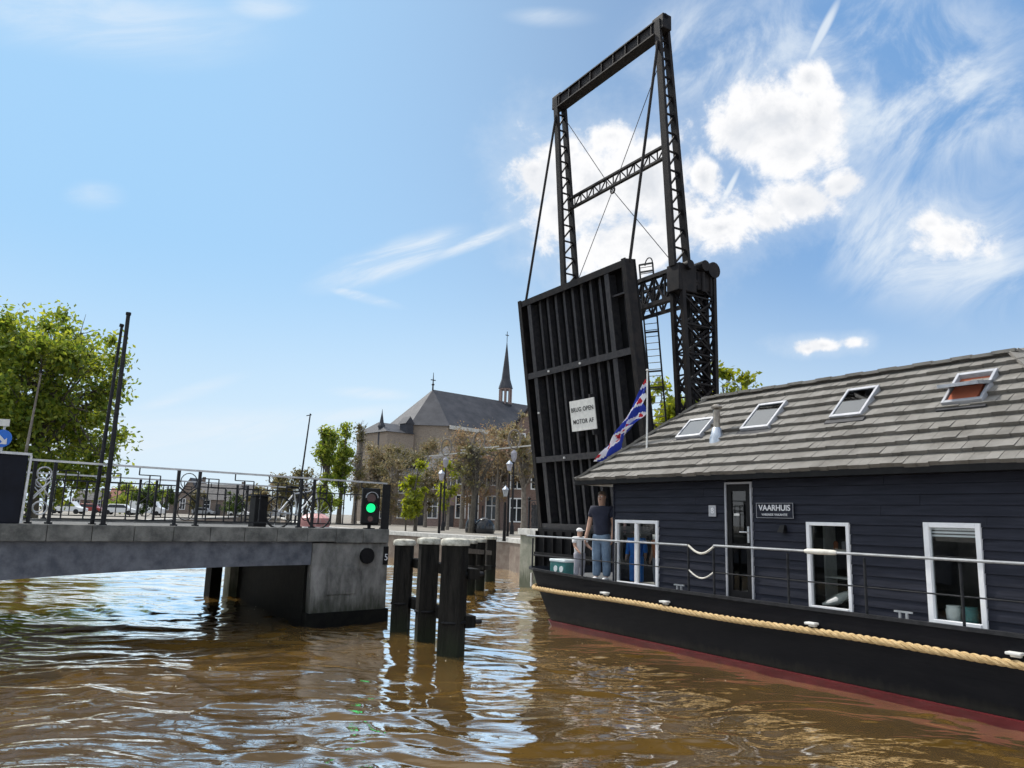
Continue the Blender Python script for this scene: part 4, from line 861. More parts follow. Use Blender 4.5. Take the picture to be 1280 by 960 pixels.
# ------------------------------------------------------------------ flag
fp0 = place_boat((-3.98, .8, 3.75)); 
fl = empty('flagpole', fp0, PR, 'white flagpole rising from the left hip of the houseboat roof', 'flagpole')
b = MB(); b.tube([(0, 0, 0), (.02, 0, 1.78)], [.022, .016], 10); b.build('pole', K['offw'], fl, smooth=True); b = MB(); b.lathe((.02, 0, 1.78), [(.0, 0), (.03, .02), (.03, .04), (0, .06)], 10); b.build('finial', K['offw'], fl, smooth=True)
def flag():
    # parametric cloth: hoist along the pole, fly hanging down to the left
    NU, NV = 40, 30; hoist_t, hoist_b = Vector((-.03, -.01, 1.62)), Vector((-.03, -.01, .8)); tip_t, tip_b = Vector((-1.42, -.12, -.12)), Vector((-.86, -.1, .02))
    verts = []; 
    for i in range(NU+1):
        u = i/NU
        for j in range(NV+1):
            v = j/NV; top = hoist_t.lerp(tip_t, u)+Vector((-.0, 0, -.10*sin(pi*u))); bot = hoist_b.lerp(tip_b, u)+Vector((.0, 0, .18*sin(pi*u)))
            p = top.lerp(bot, v); fold = .075*sin(v*9+u*5)*(.3+u)+.04*sin(v*17-u*8)
            p = p+Vector((.25*fold, fold*1.1, .2*fold*sin(6*u)))
            verts.append(p)
    F, MI = [], []
    for i in range(NU):
        for j in range(NV):
            a = i*(NV+1)+j; F.append((a, a+NV+1, a+NV+2, a+1)); u, v = (i+.5)/NU, (j+.5)/NV
            d = (u*1.5*.7+v*1.0*.95)             # diagonal bands
            band = int((d+.12)/.245) ; mi = 0 if band % 2 else 1
            if mi == 1:
                q = (u*1.5*.95-v*.7)
                for k_ in range(-2, 6):
                    cc = (d+.12)/.245-band-.5; qq = (q-.33*k_-.1*(band % 4))/.245
                    if cc*cc+qq*qq < .085: mi = 2
            MI.append(mi)
    b = MB(); b.v = [tuple(p) for p in verts]; b.f = [list(f) for f in F]; b.m = MI
    o = b.build('flag', [K['fblue'], K['fwhite'], K['fred']], None, smooth=True); o.location = fp0; o.rotation_euler = (0, 0, PR)
    tag(o, 'blue and white striped flag with red leaf shapes drooping from the flagpole', 'flag')
flag()

# ------------------------------------------------------------------ trees
def leaves_mesh(name, centers, radii, n, size, m_, parent, flat=.8):
    w = radii**2; w = w/w.sum(); idx = rng.choice(len(centers), n, p=w)
    d = rng.normal(size=(n, 3)); d /= np.linalg.norm(d, axis=1)[:, None]; rad = np.abs(rng.normal(0, .62, n)).clip(0, 1.25)
    P = centers[idx]+d*rad[:, None]*radii[idx][:, None]*np.array([1, 1, flat])
    a = rng.normal(size=(n, 3)); a /= np.linalg.norm(a, axis=1)[:, None]; c = np.cross(a, rng.normal(size=(n, 3))); c /= np.linalg.norm(c, axis=1)[:, None]
    s = size*rng.uniform(.55, 1.35, n)[:, None]
    V = np.stack([P-a*s, P+c*s*.5, P+a*s, P-c*s*.5], 1).reshape(-1, 3)
    me = bpy.data.meshes.new(name); me.vertices.add(4*n); me.vertices.foreach_set('co', V.ravel()); me.loops.add(4*n); me.loops.foreach_set('vertex_index', np.arange(4*n, dtype=np.int32))
    me.polygons.add(n); me.polygons.foreach_set('loop_start', np.arange(0, 4*n, 4, dtype=np.int32)); me.update(calc_edges=True); me.materials.append(m_)
    o = bpy.data.objects.new(name, me); COL.objects.link(o); o.parent = parent; return o
def tree(px, Y, h, rx, z0, n, ls, m_, label, group='trees', bark='bark', clumps=26, shape='round', zb=1.35, name='tree', twig=1., trunk_r=None, limbs=14, ry=None, cr=.36):
    p = at(px, 640, Y); e = empty(name, (p.x, Y, zb), random.uniform(0, 6), label, 'tree', group)
    ch = h-z0; cz = (z0+h)/2; rr_ = trunk_r or h*.022; cs_, ra_ = [], []
    for i in range(clumps):
        for _ in range(50):
            q = rng.uniform(-1, 1, 3)
            if .25 < np.linalg.norm(q) < 1: break
        if shape == 'column': f = 1-.55*max(0, q[2])**2; c = np.array([q[0]*rx*.55*f, q[1]*rx*.55*f, cz+q[2]*ch*.46])
        else:
            f = 1 if shape != 'wide' else 1.; c = np.array([q[0]*rx*.78*f, q[1]*rx*.78*f, cz+q[2]*ch*.46])
        cs_.append(c); ra_.append((rx*cr if shape != 'column' else rx*.5)*rng.uniform(.6, 1.25))
    cs_, ra_ = np.array(cs_), np.array(ra_)
    leaves_mesh('crown', cs_, ra_, n, ls, m_, e)
    b = MB(); top = Vector((rng.normal()*.03*h, rng.normal()*.03*h, h*.86)); mid = Vector((rng.normal()*.02*h, rng.normal()*.02*h, h*.45))
    b.tube([(0, 0, -.1), (0, 0, .1*h), mid, top], [rr_*1.3, rr_, rr_*.7, rr_*.15], 8)
    for i in range(limbs):
        t = cs_[i % clumps]; s = rng.uniform(.25, .75); st_ = Vector((0, 0, .1*h)).lerp(mid, s*2) if s < .5 else mid.lerp(top, s*2-1)
        T = Vector(t)+Vector(rng.normal(size=3))*ra_[i % clumps]*.4; m2 = st_.lerp(T, .5)+Vector((0, 0, -.04*h if shape == 'drop' else .03*h))
        b.tube([st_, m2, T], [rr_*.42, rr_*.25, rr_*.08], 5)
        for _ in range(int(5*twig)):
            dd = Vector(rng.normal(size=3)); dd.z = abs(dd.z)*.8; s0 = m2.lerp(T, rng.uniform(.1, 1)); b.tube([s0, s0+dd.normalized()*ra_[i % clumps]*rng.uniform(.7, 1.5)], [rr_*.1, rr_*.035], 3)
    b.build('trunk', K[bark], e, smooth=True); return e
# left big tree
tree(40, 38, 11.6, 4.9, .0, 40000, .135, L_GREEN, 'large fresh green tree rising behind the left end of the bridge', clumps=110, limbs=50, cr=.23, twig=1.6)
tree(-45, 36, 10.0, 3.6, 1.0, 8000, .155, L_GREEN, 'green tree cut off by the left edge of the photo', clumps=34, limbs=18)
tree(178, 95, 3.6, 1.9, .4, 1600, .22, L_DARK, 'small round green tree far behind the bridge railing', clumps=12)
tree(190, 130, 5.0, 2.6, .6, 1200, .3, L_GREEN, 'distant light green tree beside the white van', clumps=10)
tree(360, 85, 7.0, 2.2, 1.2, 2600, .2, L_OLIVE, 'loose olive tree far behind the small black box on the bridge', clumps=18)
tree(402, 74, 10.8, 1.6, .4, 7500, .17, L_GREEN, 'tall green poplar, leftmost of the poplars by the bridge', 'poplars', shape='column', clumps=30, limbs=16)
tree(424, 78, 11.3, 1.4, .4, 6500, .17, L_GREEN, 'tall slender poplar in the middle behind the bridge railing', 'poplars', shape='column', clumps=30, limbs=16)
tree(443, 84, 11.8, 1.5, 1.5, 1100, .16, L_OLIVE, 'nearly bare poplar beside the brown trees', 'poplars', shape='column', clumps=22, limbs=26, bark='barkp', twig=2.2)
tree(468, 92, 10.6, 3.2, .2, 15000, .12, L_BROWN, 'brown budding tree in front of the lower church wing', 'budding trees', clumps=34, limbs=26, twig=2, bark='barkp')
tree(505, 88, 10.2, 3.5, .2, 15000, .12, L_OLIVE, 'olive brown tree in front of the church', 'budding trees', clumps=34, limbs=26, twig=2, bark='barkp')
tree(545, 96, 11.2, 3.8, .8, 12000, .12, L_BROWN, 'broad brown tree below the steep church roof', 'budding trees', clumps=30, limbs=28, twig=2.4, bark='barkp')
tree(578, 70, 9.8, 3.3, 2.0, 8000, .10, L_RUST, 'rust brown budding tree behind the ringed street lamps', 'budding trees', clumps=26, limbs=30, twig=3, bark='barkp')
tree(622, 66, 10.0, 3.3, 2.0, 9500, .10, L_RUST, 'large rust brown tree just left of the raised bridge deck', 'budding trees', clumps=28, limbs=30, twig=3, bark='barkp')
tree(655, 58, 9.6, 2.4, 2.4, 3000, .14, L_BROWN, 'brown tree half hidden by the raised bridge deck', 'budding trees', clumps=22, limbs=26, twig=3, bark='barkp')
tree(590, 50, 6.6, 1.7, 2.6, 900, .12, L_OLIVE, 'dark trunked pollarded tree on the quay with sparse twigs', 'quayside trees', clumps=14, limbs=26, twig=3, trunk_r=.2, shape='wide', bark='bark')
tree(520, 52, 5.4, 1.15, .5, 3600, .14, L_YEL, 'bright yellow green young tree on the quay beside the signal', 'quayside trees', clumps=18, shape='round')
tree(508, 51, 2.3, .75, .1, 1300, .12, L_YEL, 'low yellow green bush at the foot of the young tree', 'quayside trees', clumps=9, limbs=6, name='bush')
tree(560, 60, 5.6, 1.4, 1.0, 1500, .13, L_YEL, 'thin yellowish willow among the brick houses', 'quayside trees', clumps=14, bark='barkp', twig=2)
tree(487, 80, 7.6, 2.4, .3, 5000, .11, L_BROWN, 'lower tan budding tree standing behind the signal', 'budding trees', clumps=24, limbs=26, twig=3, bark='barkp')
tree(532, 72, 7.4, 2.4, .4, 4200, .11, L_OLIVE, 'lower olive tree between the yellow green tree and the brown crowns', 'budding trees', clumps=24, limbs=26, twig=3, bark='barkp')
for px_, Y_, h_, m_, lab in ((205, 140, 5.2, L_DARK, 'dark bushy tree far behind the fence left of the pointed gable'), (245, 150, 4.6, L_OLIVE, 'olive tree far behind the fence under the pointed gable'), (292, 138, 4.8, L_DARK, 'dark tree far behind the fence right of the broad dark roof'), (325, 120, 5.4, L_OLIVE, 'loose olive tree behind the small black box'), (345, 110, 6.4, L_BROWN, 'tan budding tree just left of the thin distant mast'), (382, 90, 7.4, L_OLIVE, 'olive tree right of the thin distant mast'), (150, 118, 5.6, L_GREEN, 'green tree behind the fence just right of the masts')):
    tree(px_, Y_, h_, h_*.5, .1, 2600, .2, m_, lab, 'distant trees behind the bridge railing', clumps=14)
# right trees behind tower
tree(828, 46, 9.8, 2.2, 3, 5200, .2, L_YEL, 'yellow green tree seen through the ladder of the drawbridge', 'trees behind the houseboat roof', clumps=24)
tree(912, 44, 10.6, 1.9, 4.5, 2600, .2, L_YEL, 'light green tree top peeping above the roof right of the tower', 'trees behind the houseboat roof', clumps=18, twig=2)
tree(868, 52, 10.2, 2.4, 4, 3000, .2, L_GREEN, 'green tree directly behind the lattice tower', 'trees behind the houseboat roof', clumps=18)
tree(745, 60, 9.0, 3.0, 2, 3500, .2, L_GREEN, 'green tree hidden behind the raised bridge deck', 'trees behind the houseboat roof', clumps=20)

# ------------------------------------------------------------------ houses
def house(px, Y, w, d, h, rh, rz, wall, roof, label, floors=2, bays=3, group=None, gable=False):
    p = at(px, 640, Y); e = empty('house', (p.x, Y, 1.35), rz, label, 'house', group)
    b = MB(); b.box((-w/2, 0, 0), (w/2, d, h)); 
    if gable: b.extr([(-w/2, .01, h), (w/2, .01, h), (0, .01, h+rh)], (0, d-.02, 0))
    b.build('wall', K[wall], e)
    b = MB()
    if gable:
        for s in (-1, 1): b.hexa([(s*(w/2+.2), -.15, h-.15), (0, -.15, h+rh), (0, d+.15, h+rh), (s*(w/2+.2), d+.15, h-.15), (s*(w/2+.2), -.15, h+.05), (0, -.15, h+rh+.2), (0, d+.15, h+rh+.2), (s*(w/2+.2), d+.15, h+.05)])
    else: b.add([(-w/2-.1, -.3, h), (w/2+.1, -.3, h), (w/2+.1, d+.3, h), (-w/2-.1, d+.3, h), (-w/2-.1, d/2, h+rh), (w/2+.1, d/2, h+rh)], [(0, 1, 5, 4), (2, 3, 4, 5), (0, 4, 3), (1, 2, 5), (0, 3, 2, 1)])
    rf_ = b.build('roof', K[roof], e)
    b = MB(); b.box((w*.25, d*.45, h+rh*.4), (w*.25+.6, d*.45+.6, h+rh+.6)); b.build('chimney', K['brickd'], rf_)
    fh = h/floors
    for f_ in range(floors):
        for k_ in range(bays):
            x = -w/2+w*(k_+.5)/bays; z = fh*f_+fh*.3
            if f_ == 0 and k_ == bays//2:
                b = MB(); b.box((x-.5, -.06, 0), (x+.5, .0, 2.2)); b.build('door', K['dtile'], e); continue
            b = MB(); ww, wh = min(.55, w/bays*.33), fh*.26+.25
            b.box((x-ww-.1, -.07, z-.1), (x-ww, .0, z+2*wh)); b.box((x+ww, -.07, z-.1), (x+ww+.1, 0, z+2*wh)); b.box((x-ww, -.07, z-.1), (x+ww, 0, z)); b.box((x-ww, -.07, z+2*wh-.1), (x+ww, 0, z+2*wh)); b.box((x-.04, -.06, z), (x+.04, 0, z+2*wh-.1)); b.box((x-ww, -.06, z+wh*1.1), (x-.041, 0, z+wh*1.1+.07)); b.box((x+.041, -.06, z+wh*1.1), (x+ww, 0, z+wh*1.1+.07))
            w_ = b.build('window', K['white'], e); b = MB(); b.box((x-ww, -.03, z), (x+ww, -.01, z+2*wh-.1)); b.build('pane', K['houseglass'], w_)
    return e
HRZ = radians(-22)
house(528, 84, 7.5, 9, 5.4, 2.6, HRZ, 'brickd', 'dtile', 'brown brick house behind the yellow green tree', 2, 3, 'houses along the far quay')
house(562, 80, 6.0, 9, 6.0, 2.8, HRZ, 'brickp', 'dtile', 'pinkish brick terrace house behind the ringed lamps', 2, 3, 'houses along the far quay')
house(600, 75, 5.6, 9, 6.6, 2.6, HRZ, 'brickr', 'dtile', 'dark red brick house behind the pollarded tree', 2, 4, 'houses along the far quay')
house(636, 70, 5.0, 9, 6.2, 2.8, HRZ, 'brickp', 'rtile', 'pink brick house with red tiles beside the lantern', 2, 3, 'houses along the far quay')
house(672, 64, 5.6, 9, 8.2, 3.2, HRZ, 'brickr', 'dtile', 'tall red brick gabled house partly hidden by the raised deck', 3, 3, 'houses along the far quay', True)
house(492, 90, 5, 8, 4.6, 2, HRZ, 'brickd', 'dtile', 'low brown house half hidden behind the signal', 2, 2, 'houses along the far quay')
house(272, 150, 11, 9, 3.0, 3.2, 0, 'brickd', 'dtile', 'distant house with a broad dark hipped roof behind the railing', 1, 5, 'distant houses beyond the canal')
house(213, 185, 9, 9, 2.8, 2.4, .1, 'brickd', 'dtile', 'distant dark roofed house left of its broader neighbour', 1, 4, 'distant houses beyond the canal')
house(234, 175, 5, 8, 3.6, 4.4, .0, 'brickd', 'slate', 'distant narrow house with pointed gable between the dark roofs', 1, 2, 'distant houses beyond the canal', True)
house(148, 190, 6, 7, 2.6, 3.2, .2, 'render', 'rtile', 'distant cream house with red tiled roof behind the masts', 1, 4, 'distant houses beyond the canal')
house(318, 190, 8, 9, 2.4, 1.6, -.1, 'render', 'dtile', 'distant pale low house right of the broad dark roof', 1, 4, 'distant houses beyond the canal')
house(108, 185, 7, 7, 2.6, 2.4, .2, 'brickr', 'dtile', 'distant red brick house behind the left railing', 1, 3, 'distant houses beyond the canal')

# ------------------------------------------------------------------ church
def church():
    A = at(541, 487, 130); Bq = at(622, 500, 140); d = Vector((Bq.x-A.x, Bq.y-A.y, 0)); L = d.length; rz = atan2(d.y, d.x)
    zr = A.z-1.35
    e = empty('church', (A.x, A.y, 1.35), rz, 'large neo gothic brick church with steep slate roof and slender spire', 'church')
    ze = 15.6; hw = 7.5; L2 = L+12
    b = MB(); poly = [(-2, -hw), (L2, -hw), (L2, hw), (-2, hw), (-6.5, 3.5), (-6.5, -3.5)]
    b.prism(poly, 0, ze); nave = b.build('wall', K['brickc'], e)
    b = MB(); o_ = .4; ep = [(-2, -hw-o_), (L2, -hw-o_), (L2, hw+o_), (-2, hw+o_), (-6.9, 3.7), (-6.9, -3.7)]
    vs = [(x, y, ze) for x, y in ep]+[(0, 0, zr), (L2, 0, zr)]
    b.add(vs, [(0, 1, 7, 6), (3, 6, 7, 2), (0, 6, 5), (5, 6, 4), (4, 6, 3), (1, 2, 7), (5, 4, 3, 2, 1, 0)]); rf_ = b.build('roof', K['slate'], e)
    b = MB(); b.tube([(0, 0, zr-.2), (0, 0, zr+3)], [.15, .04], 6); b.box((-.5, -.05, zr+1.6), (.5, .05, zr+1.75)); b.lathe((0, 0, zr+.6), [(0, 0), (.25, .2), (.25, .35), (0, .55)], 8); b.build('finial', K['steel'], rf_)
    b = MB(); b.box((-2, -hw-.55, ze-.5), (L2, -hw-.35, ze+.1)); b.build('cornice', K['capw'], e)
    for k_ in range(5):
        x = 1+k_*5.0
        b = MB(); b.extr([(x-1, -hw-.06, 4), (x+1, -hw-.06, 4), (x+1, -hw-.06, 9.5), (x, -hw-.06, 11.3), (x-1, -hw-.06, 9.5)], (0, .05, 0)); w_ = b.build('window', K['capw'], e)
        b = MB(); b.extr([(x-.8, -hw-.12, 4.2), (x+.8, -hw-.12, 4.2), (x+.8, -hw-.12, 9.4), (x, -hw-.12, 10.9), (x-.8, -hw-.12, 9.4)], (0, .05, 0)); b.build('pane', K['houseglass'], w_)
        b = MB(); b.box((x+2.1, -hw-1.2, 0), (x+2.9, -hw, 10)); b.extr([(x+2.1, -hw-1.2, 10), (x+2.1, -hw, 12), (x+2.1, -hw, 10)], (.8, 0, 0)); b.build('buttress', K['brickc'], e)
    # fleche at crossing
    sx = L+1.9; st_ = zr-2.0
    tip = at(633, 425, 141.5).z-1.35
    b = MB(); r = 1.15
    b.lathe((sx, 0, 0), [(r*1.15, st_-1.5), (r, st_+.4), (r, st_+1.2), (r*1.12, st_+1.25), (r*1.12, st_+1.5)], 8); sp = b.build('spire', K['slate'], e)
    b = MB()
    for k_ in range(8): a = 2*pi*k_/8; b.bar((sx+r*.92*cos(a), r*.92*sin(a), st_+1.5), (sx+r*.92*cos(a), r*.92*sin(a), st_+4.2), .26)
    b.lathe((sx, 0, st_+4.2), [(r*1.05, 0), (r*1.05, .25)], 8); b.build('belfry', K['brickp'], sp)
    b = MB(); b.lathe((sx, 0, 0), [(r*1.2, st_+4.45), (r*.72, st_+6.3), (.12, tip-1.2), (.03, tip-.2)], 8); b.build('spirelet', K['slate'], sp)
    b = MB(); b.tube([(sx, 0, tip-.4), (sx, 0, tip+1.6)], .06, 5); b.box((sx-.4, -.05, tip+.8), (sx+.4, .05, tip+.93)); b.build('cross', K['steel'], sp)
    # transept towards the right of the photo, nearer
    zt_ = zr-1.5; tx = L+4.2; tw = 5.0
    b = MB(); b.box((tx, -24, 0), (tx+2*tw, -hw-.1, ze-2.5)); b.extr([(tx, -23.99, ze-2.5), (tx+2*tw, -23.99, ze-2.5), (tx+tw, -23.99, zt_-.3)], (0, 18, 0)); b.build('transept', K['brickc'], e)
    b = MB()
    for s in (-1, 1): b.hexa([(tx+tw+s*(tw+.4), -24.3, ze-2.9), (tx+tw, -24.3, zt_), (tx+tw, -4, zt_), (tx+tw+s*(tw+.4), -4, ze-2.9), (tx+tw+s*(tw+.4), -24.3, ze-2.6), (tx+tw, -24.3, zt_+.3), (tx+tw, -4, zt_+.3), (tx+tw+s*(tw+.4), -4, ze-2.6)])
    b.build('transept_roof', K['slatelt'], e)
    # chancel wing to the left, lower, with turret
    b = MB(); b.box((-11.6, -4.5, 0), (-6.6, 4.5, ze-1.6)); b.build('chancel', K['brickc'], e)
    b = MB(); h2 = ze-1.6; b.add([(-12, -4.9, h2), (-6.6, -4.9, h2), (-6.6, 4.9, h2), (-12, 4.9, h2), (-10.5, 0, h2+1.9), (-6.6, 0, h2+1.9)], [(0, 1, 5, 4), (2, 3, 4, 5), (0, 4, 3), (1, 2, 5), (0, 3, 2, 1)]); b.build('chancel_roof', K['slate'], e)
    b = MB(); b.lathe((-11.2, -2, 0), [(.5, 0), (.5, h2+.8), (.6, h2+.85), (.6, h2+1.1), (.35, h2+1.6), (.08, h2+3.2), (.02, h2+3.8)], 8); b.build('turret', K['slate'], e)
    for x, y in ((-7.6, -4.4),):
        b = MB(); b.box((x-.7, y-.3, h2), (x+.7, y+1.5, h2+1.6)); b.extr([(x-.9, y-.4, h2+1.6), (x+.9, y-.4, h2+1.6), (x, y-.4, h2+2.8)], (0, 2.2, 0)); b.build('dormer', K['slate'], e)
church()

# ------------------------------------------------------------------ street lamps, signs, cars
def ringlamp(px, py, Y, label):
    p = at(px, py, Y); e = empty('street_lamp', (p.x, Y, 1.35), radians(-22), label, 'street lamp', 'ringed street lamps')
    h = p.z-1.35
    b = MB(); b.tube([(0, 0, 0), (0, 0, h-.9)], [.09, .05], 8); b.lathe((0, 0, 0), [(.16, 0), (.13, .5), (.08, .7)], 10); b.build('pole', K['rail'], e)
    b = MB(); b.tube([(.42*cos(t*pi/10), 0, h+.62*sin(t*pi/10)) for t in range(20)], .065, 6, closed=True); b.build('ring', K['barkp'], e)
    b = MB(); b.bar((-1.4, 0, h-.65), (1.5, 0, h-.4), .08); b.build('crossbar', K['capw'], e)
    b = MB(); b.lathe((0, 0, h-1.5), [(.08, 0), (.2, .3), (.22, .6), (.05, .8)], 10); b.build('lantern', K['greyc'], e, smooth=True)
ringlamp(558, 559, 56, 'leftmost of the three ringed street lamps in front of the houses')
ringlamp(599, 551, 53, 'middle ringed street lamp above the pollarded tree')
ringlamp(643, 549, 50, 'rightmost ringed street lamp near the raised bridge deck')
def lantern(px, py, Y, label, m_):
    p = at(px, py, Y); h = p.z-1.35; e = empty('lamp_post', (p.x, Y, 1.35), 0, label, 'lamp post', 'old style lamp posts')
    b = MB(); b.tube([(0, 0, 0), (0, 0, h-.55)], [.08, .05], 8); b.build('pole', K['steel'], e)
    b = MB(); k_=Y/62; b.lathe((0, 0, h-.55*k_), [(.13*k_, 0), (.24*k_, .5*k_), (.25*k_, .55*k_)], 8); b.build('lantern', m_, e); b = MB(); b.lathe((0, 0, h), [(.29*k_, 0), (.16*k_, .16*k_), (.05*k_, .27*k_), (.0, .36*k_)], 8); b.build('hood', K['cap'] if m_ is K['cap'] else K['zinc'], e)
lantern(552, 592, 46, 'lamp post with pale head left of the pollarded tree', K['greyc'])
lantern(632, 612, 34, 'lamp post with pale glass lantern by the abutment', K['zinc'])
lantern(637, 580, 44, 'tall lamp post with pale head beside the raised deck', K['greyc'])
# round blue sign and lamp post at left edge
p = at(3, 548, 26); e = empty('road_sign', (p.x, 26, 1.35), radians(10), 'round blue road sign with white arrow at the left edge of the photo', 'road sign')
h = p.z-1.35
b = MB(); b.tube([(0, .04, 0), (0, .04, h+.5)], .04, 8); b.build('pole', K['galv'], e); b = MB(); b.tube([(0, 0, h), (0, -.03, h)], .3, 28); b.build('disc', K['blue_sign'], e)
b = MB(); b.extr([(-.2, -.035, h+.1), (.02, -.035, h-.12), (-.05, -.035, h-.19), (.17, -.035, h-.2), (.16, -.035, h+.02), (.09, -.035, h-.05), (-.13, -.035, h+.17)], (0, -.006, 0)); b.build('arrow', K['wletter'], e)
b = MB(); b.box((-.16, -.05, h+.42), (.16, .0, h+.66)); b.build('supplementary_plate', K['offw'], e)
p = at(1, 420, 24); e = empty('lamp_post', (p.x-.1, 24, 1.35), 0, 'dark lamp post with curved top cut by the left edge of the photo', 'lamp post'); h = p.z-1.35
b = MB(); b.tube([(0, 0, 0), (0, 0, h-.3), (-.08, 0, h), (-.4, 0, h+.2), (-.8, 0, h+.2)], [.08, .06, .05, .045, .04], 8); b.build('pole', K['steel'], e); b = MB(); b.box((-1.3, -.12, h+.12), (-.8, .12, h+.25)); b.build('lamp_head', K['steel'], e); b = MB(); b.box((-.14, -.14, 3.1), (.16, .14, 4.0)); b.build('banner_box', K['black'], e)
# thin tall masts far away
p = at(388, 517, 60); e = empty('boat_mast', (p.x-.25, 60, 1.0), 0, 'thin distant boat mast with crosstree rising beside the poplars', 'mast'); h = p.z-1
b = MB(); b.tube([(-.35, 0, 0), (.25, 0, h)], [.09, .05], 6); b.build('spar', K['rail'], e); b = MB(); b.bar((-.05, 0, h*.98), (.35, 0, h*.99), .06); b.build('crosstree', K['rail'], e)
def car(px, Y, paint, label, rz, L=4.2, H=1.45, van=False, z=1.352):
    p = at(px, 640, Y); e = empty('parked_van' if van else 'parked_car', (p.x, Y, z), rz, label, 'van' if van else 'car', 'parked vehicles')
    hw = .85; prof = [(-L/2, .3), (L/2, .3), (L/2, .75), (L/2-.9, .95), (L/2-1.5, H), (-L/2+.9, H), (-L/2+.15, .98), (-L/2, .8)] if not van else [(-L/2, .3), (L/2, .3), (L/2, 1.0), (L/2-.6, 1.25), (L/2-1.1, H), (-L/2, H)]
    b = MB(); b.extr([(x, -hw, zz) for x, zz in prof], (0, 2*hw, 0)); b.build('body', K[paint], e, bevel=.07)
    b = MB()
    if van: b.extr([(L/2-1.9, -hw-.01, 1.2), (L/2-.75, -hw-.01, 1.2), (L/2-1.1, -hw-.01, H-.2), (L/2-1.9, -hw-.01, H-.2)], (0, 2*hw+.02, 0))
    else: b.extr([(-L/2+.45, -hw-.01, .95), (L/2-1.0, -hw-.01, .95), (L/2-1.5, -hw-.01, H-.1), (-L/2+.95, -hw-.01, H-.1)], (0, 2*hw+.02, 0))
    b.build('windows', K['houseglass'], e)
    for x in (-L/2+.75, L/2-.8):
        for y in (-hw, hw-.18): b = MB(); b.tube([(x, y-.01, .32), (x, y+.2, .32)], .32, 14); w_ = b.build('wheel', K['tyre'], e)
    for y in (-.6, .6): b = MB(); b.box((L/2-.02, y-.15, .6), (L/2+.02, y+.15, .72)); b.build('headlight', K['lens'], e)
car(184, 112, 'carw', 'white van parked behind the bridge railing on the far left bank', .15, 4.6, 2.0, True)
car(112, 125, 'carr', 'distant red car left of the masts on the far bank', .1)
car(85, 100, 'carw', 'white car parked left of the red one on the far bank', .1, H=1.6)
car(150, 105, 'carw', 'white car parked right of the masts on the far bank', .2)
car(300, 148, 'carw', 'distant white car below the broad dark roof', .0); car(345, 150, 'carg', 'distant grey car right of the small black box', 0.); car(255, 149, 'carg', 'distant grey car left of the broad dark roof', 0.)
for px_, Y_, rr_, lab in ((606, 50, .62, 'larger black tarpaulin covered lump on the quay behind the piles'), (590, 51, .42, 'smaller black tarpaulin covered lump left of the larger one')):
    p = at(px_, 655, Y_); e = empty('covered_scooter', (p.x, Y_, 1.352), radians(-40), lab, 'covered scooter', 'covered scooters on the quay')
    b = MB(); b.lathe((0, 0, 0), [(rr_*1.0, 0), (rr_*1.08, .2), (rr_*1.02, .55), (rr_*.75, .85), (rr_*.35, 1.0), (.02, 1.03)], 11); b.build('tarpaulin', K['carb'], e, smooth=True)
    b = MB(); b.tube([(rr_*1.06*cos(t*pi/8), rr_*1.06*sin(t*pi/8), .3) for t in range(16)], .02, 5, closed=True); b.build('strap', K['rail'], e)
# moored boats in the distance under bridge level
# ------------------------------------------------------------------ world: sky with clouds on direction
w = bpy.data.worlds.new('World'); S.world = w; w.use_nodes = True; N, Lk = w.node_tree.nodes, w.node_tree.links
bg = N['Background']
SUN_AZ, SUN_EL = radians(-48), radians(50)      # azimuth measured clockwise from +Y
sky = N.new('ShaderNodeTexSky'); sky.sky_type = 'NISHITA'; sky.sun_disc = False; sky.sun_elevation = SUN_EL; sky.sun_rotation = SUN_AZ; sky.altitude = 0; sky.air_density = 1.; sky.dust_density = .6; sky.ozone_density = 1.5
tc = N.new('ShaderNodeTexCoord'); sep = N.new('ShaderNodeSeparateXYZ'); Lk.new(tc.outputs['Generated'], sep.inputs[0])
def mth(op, a, b=None, c=None):
    m = N.new('ShaderNodeMath'); m.operation = op
    for i, x in enumerate((a, b, c)):
        if x is None: continue
        if isinstance(x, (int, float)): m.inputs[i].default_value = x
        else: Lk.new(x, m.inputs[i])
    return m.outputs[0]
az = mth('ARCTAN2', sep.outputs[0], sep.outputs[1]); el = mth('ARCSINE', sep.outputs[2])
cb_ = N.new('ShaderNodeCombineXYZ'); Lk.new(az, cb_.inputs[0]); Lk.new(el, cb_.inputs[1])
def azel(x, y): v = ray(x, y); return atan2(v.x, v.y), math.asin(v.z)
def blob(x, y, rx, ry, rot=0.):
    a, e_ = azel(x, y); a1, e1 = azel(x+rx*cos(rot), y+rx*sin(rot)); a2, e2 = azel(x-ry*sin(rot), y+ry*cos(rot))
    r1 = sqrt((a1-a)**2+(e1-e_)**2); r2 = sqrt((a2-a)**2+(e2-e_)**2)
    mp = N.new('ShaderNodeMapping'); mp.vector_type = 'TEXTURE'; mp.inputs['Location'].default_value = (a, e_, 0); mp.inputs['Rotation'].default_value = (0, 0, atan2(e1-e_, a1-a)); mp.inputs['Scale'].default_value = (r1, r2, 1)
    Lk.new(cb_.outputs[0], mp.inputs[0]); ln = N.new('ShaderNodeVectorMath'); ln.operation = 'LENGTH'; Lk.new(mp.outputs[0], ln.inputs[0])
    return mth('SUBTRACT', 1., ln.outputs['Value'])
def union(bl, k=.25):
    o = blob(*bl[0])
    for q in bl[1:]: o = mth('SMOOTH_MAX', o, blob(*q), k)
    return mth('MAXIMUM', o, -1.5)
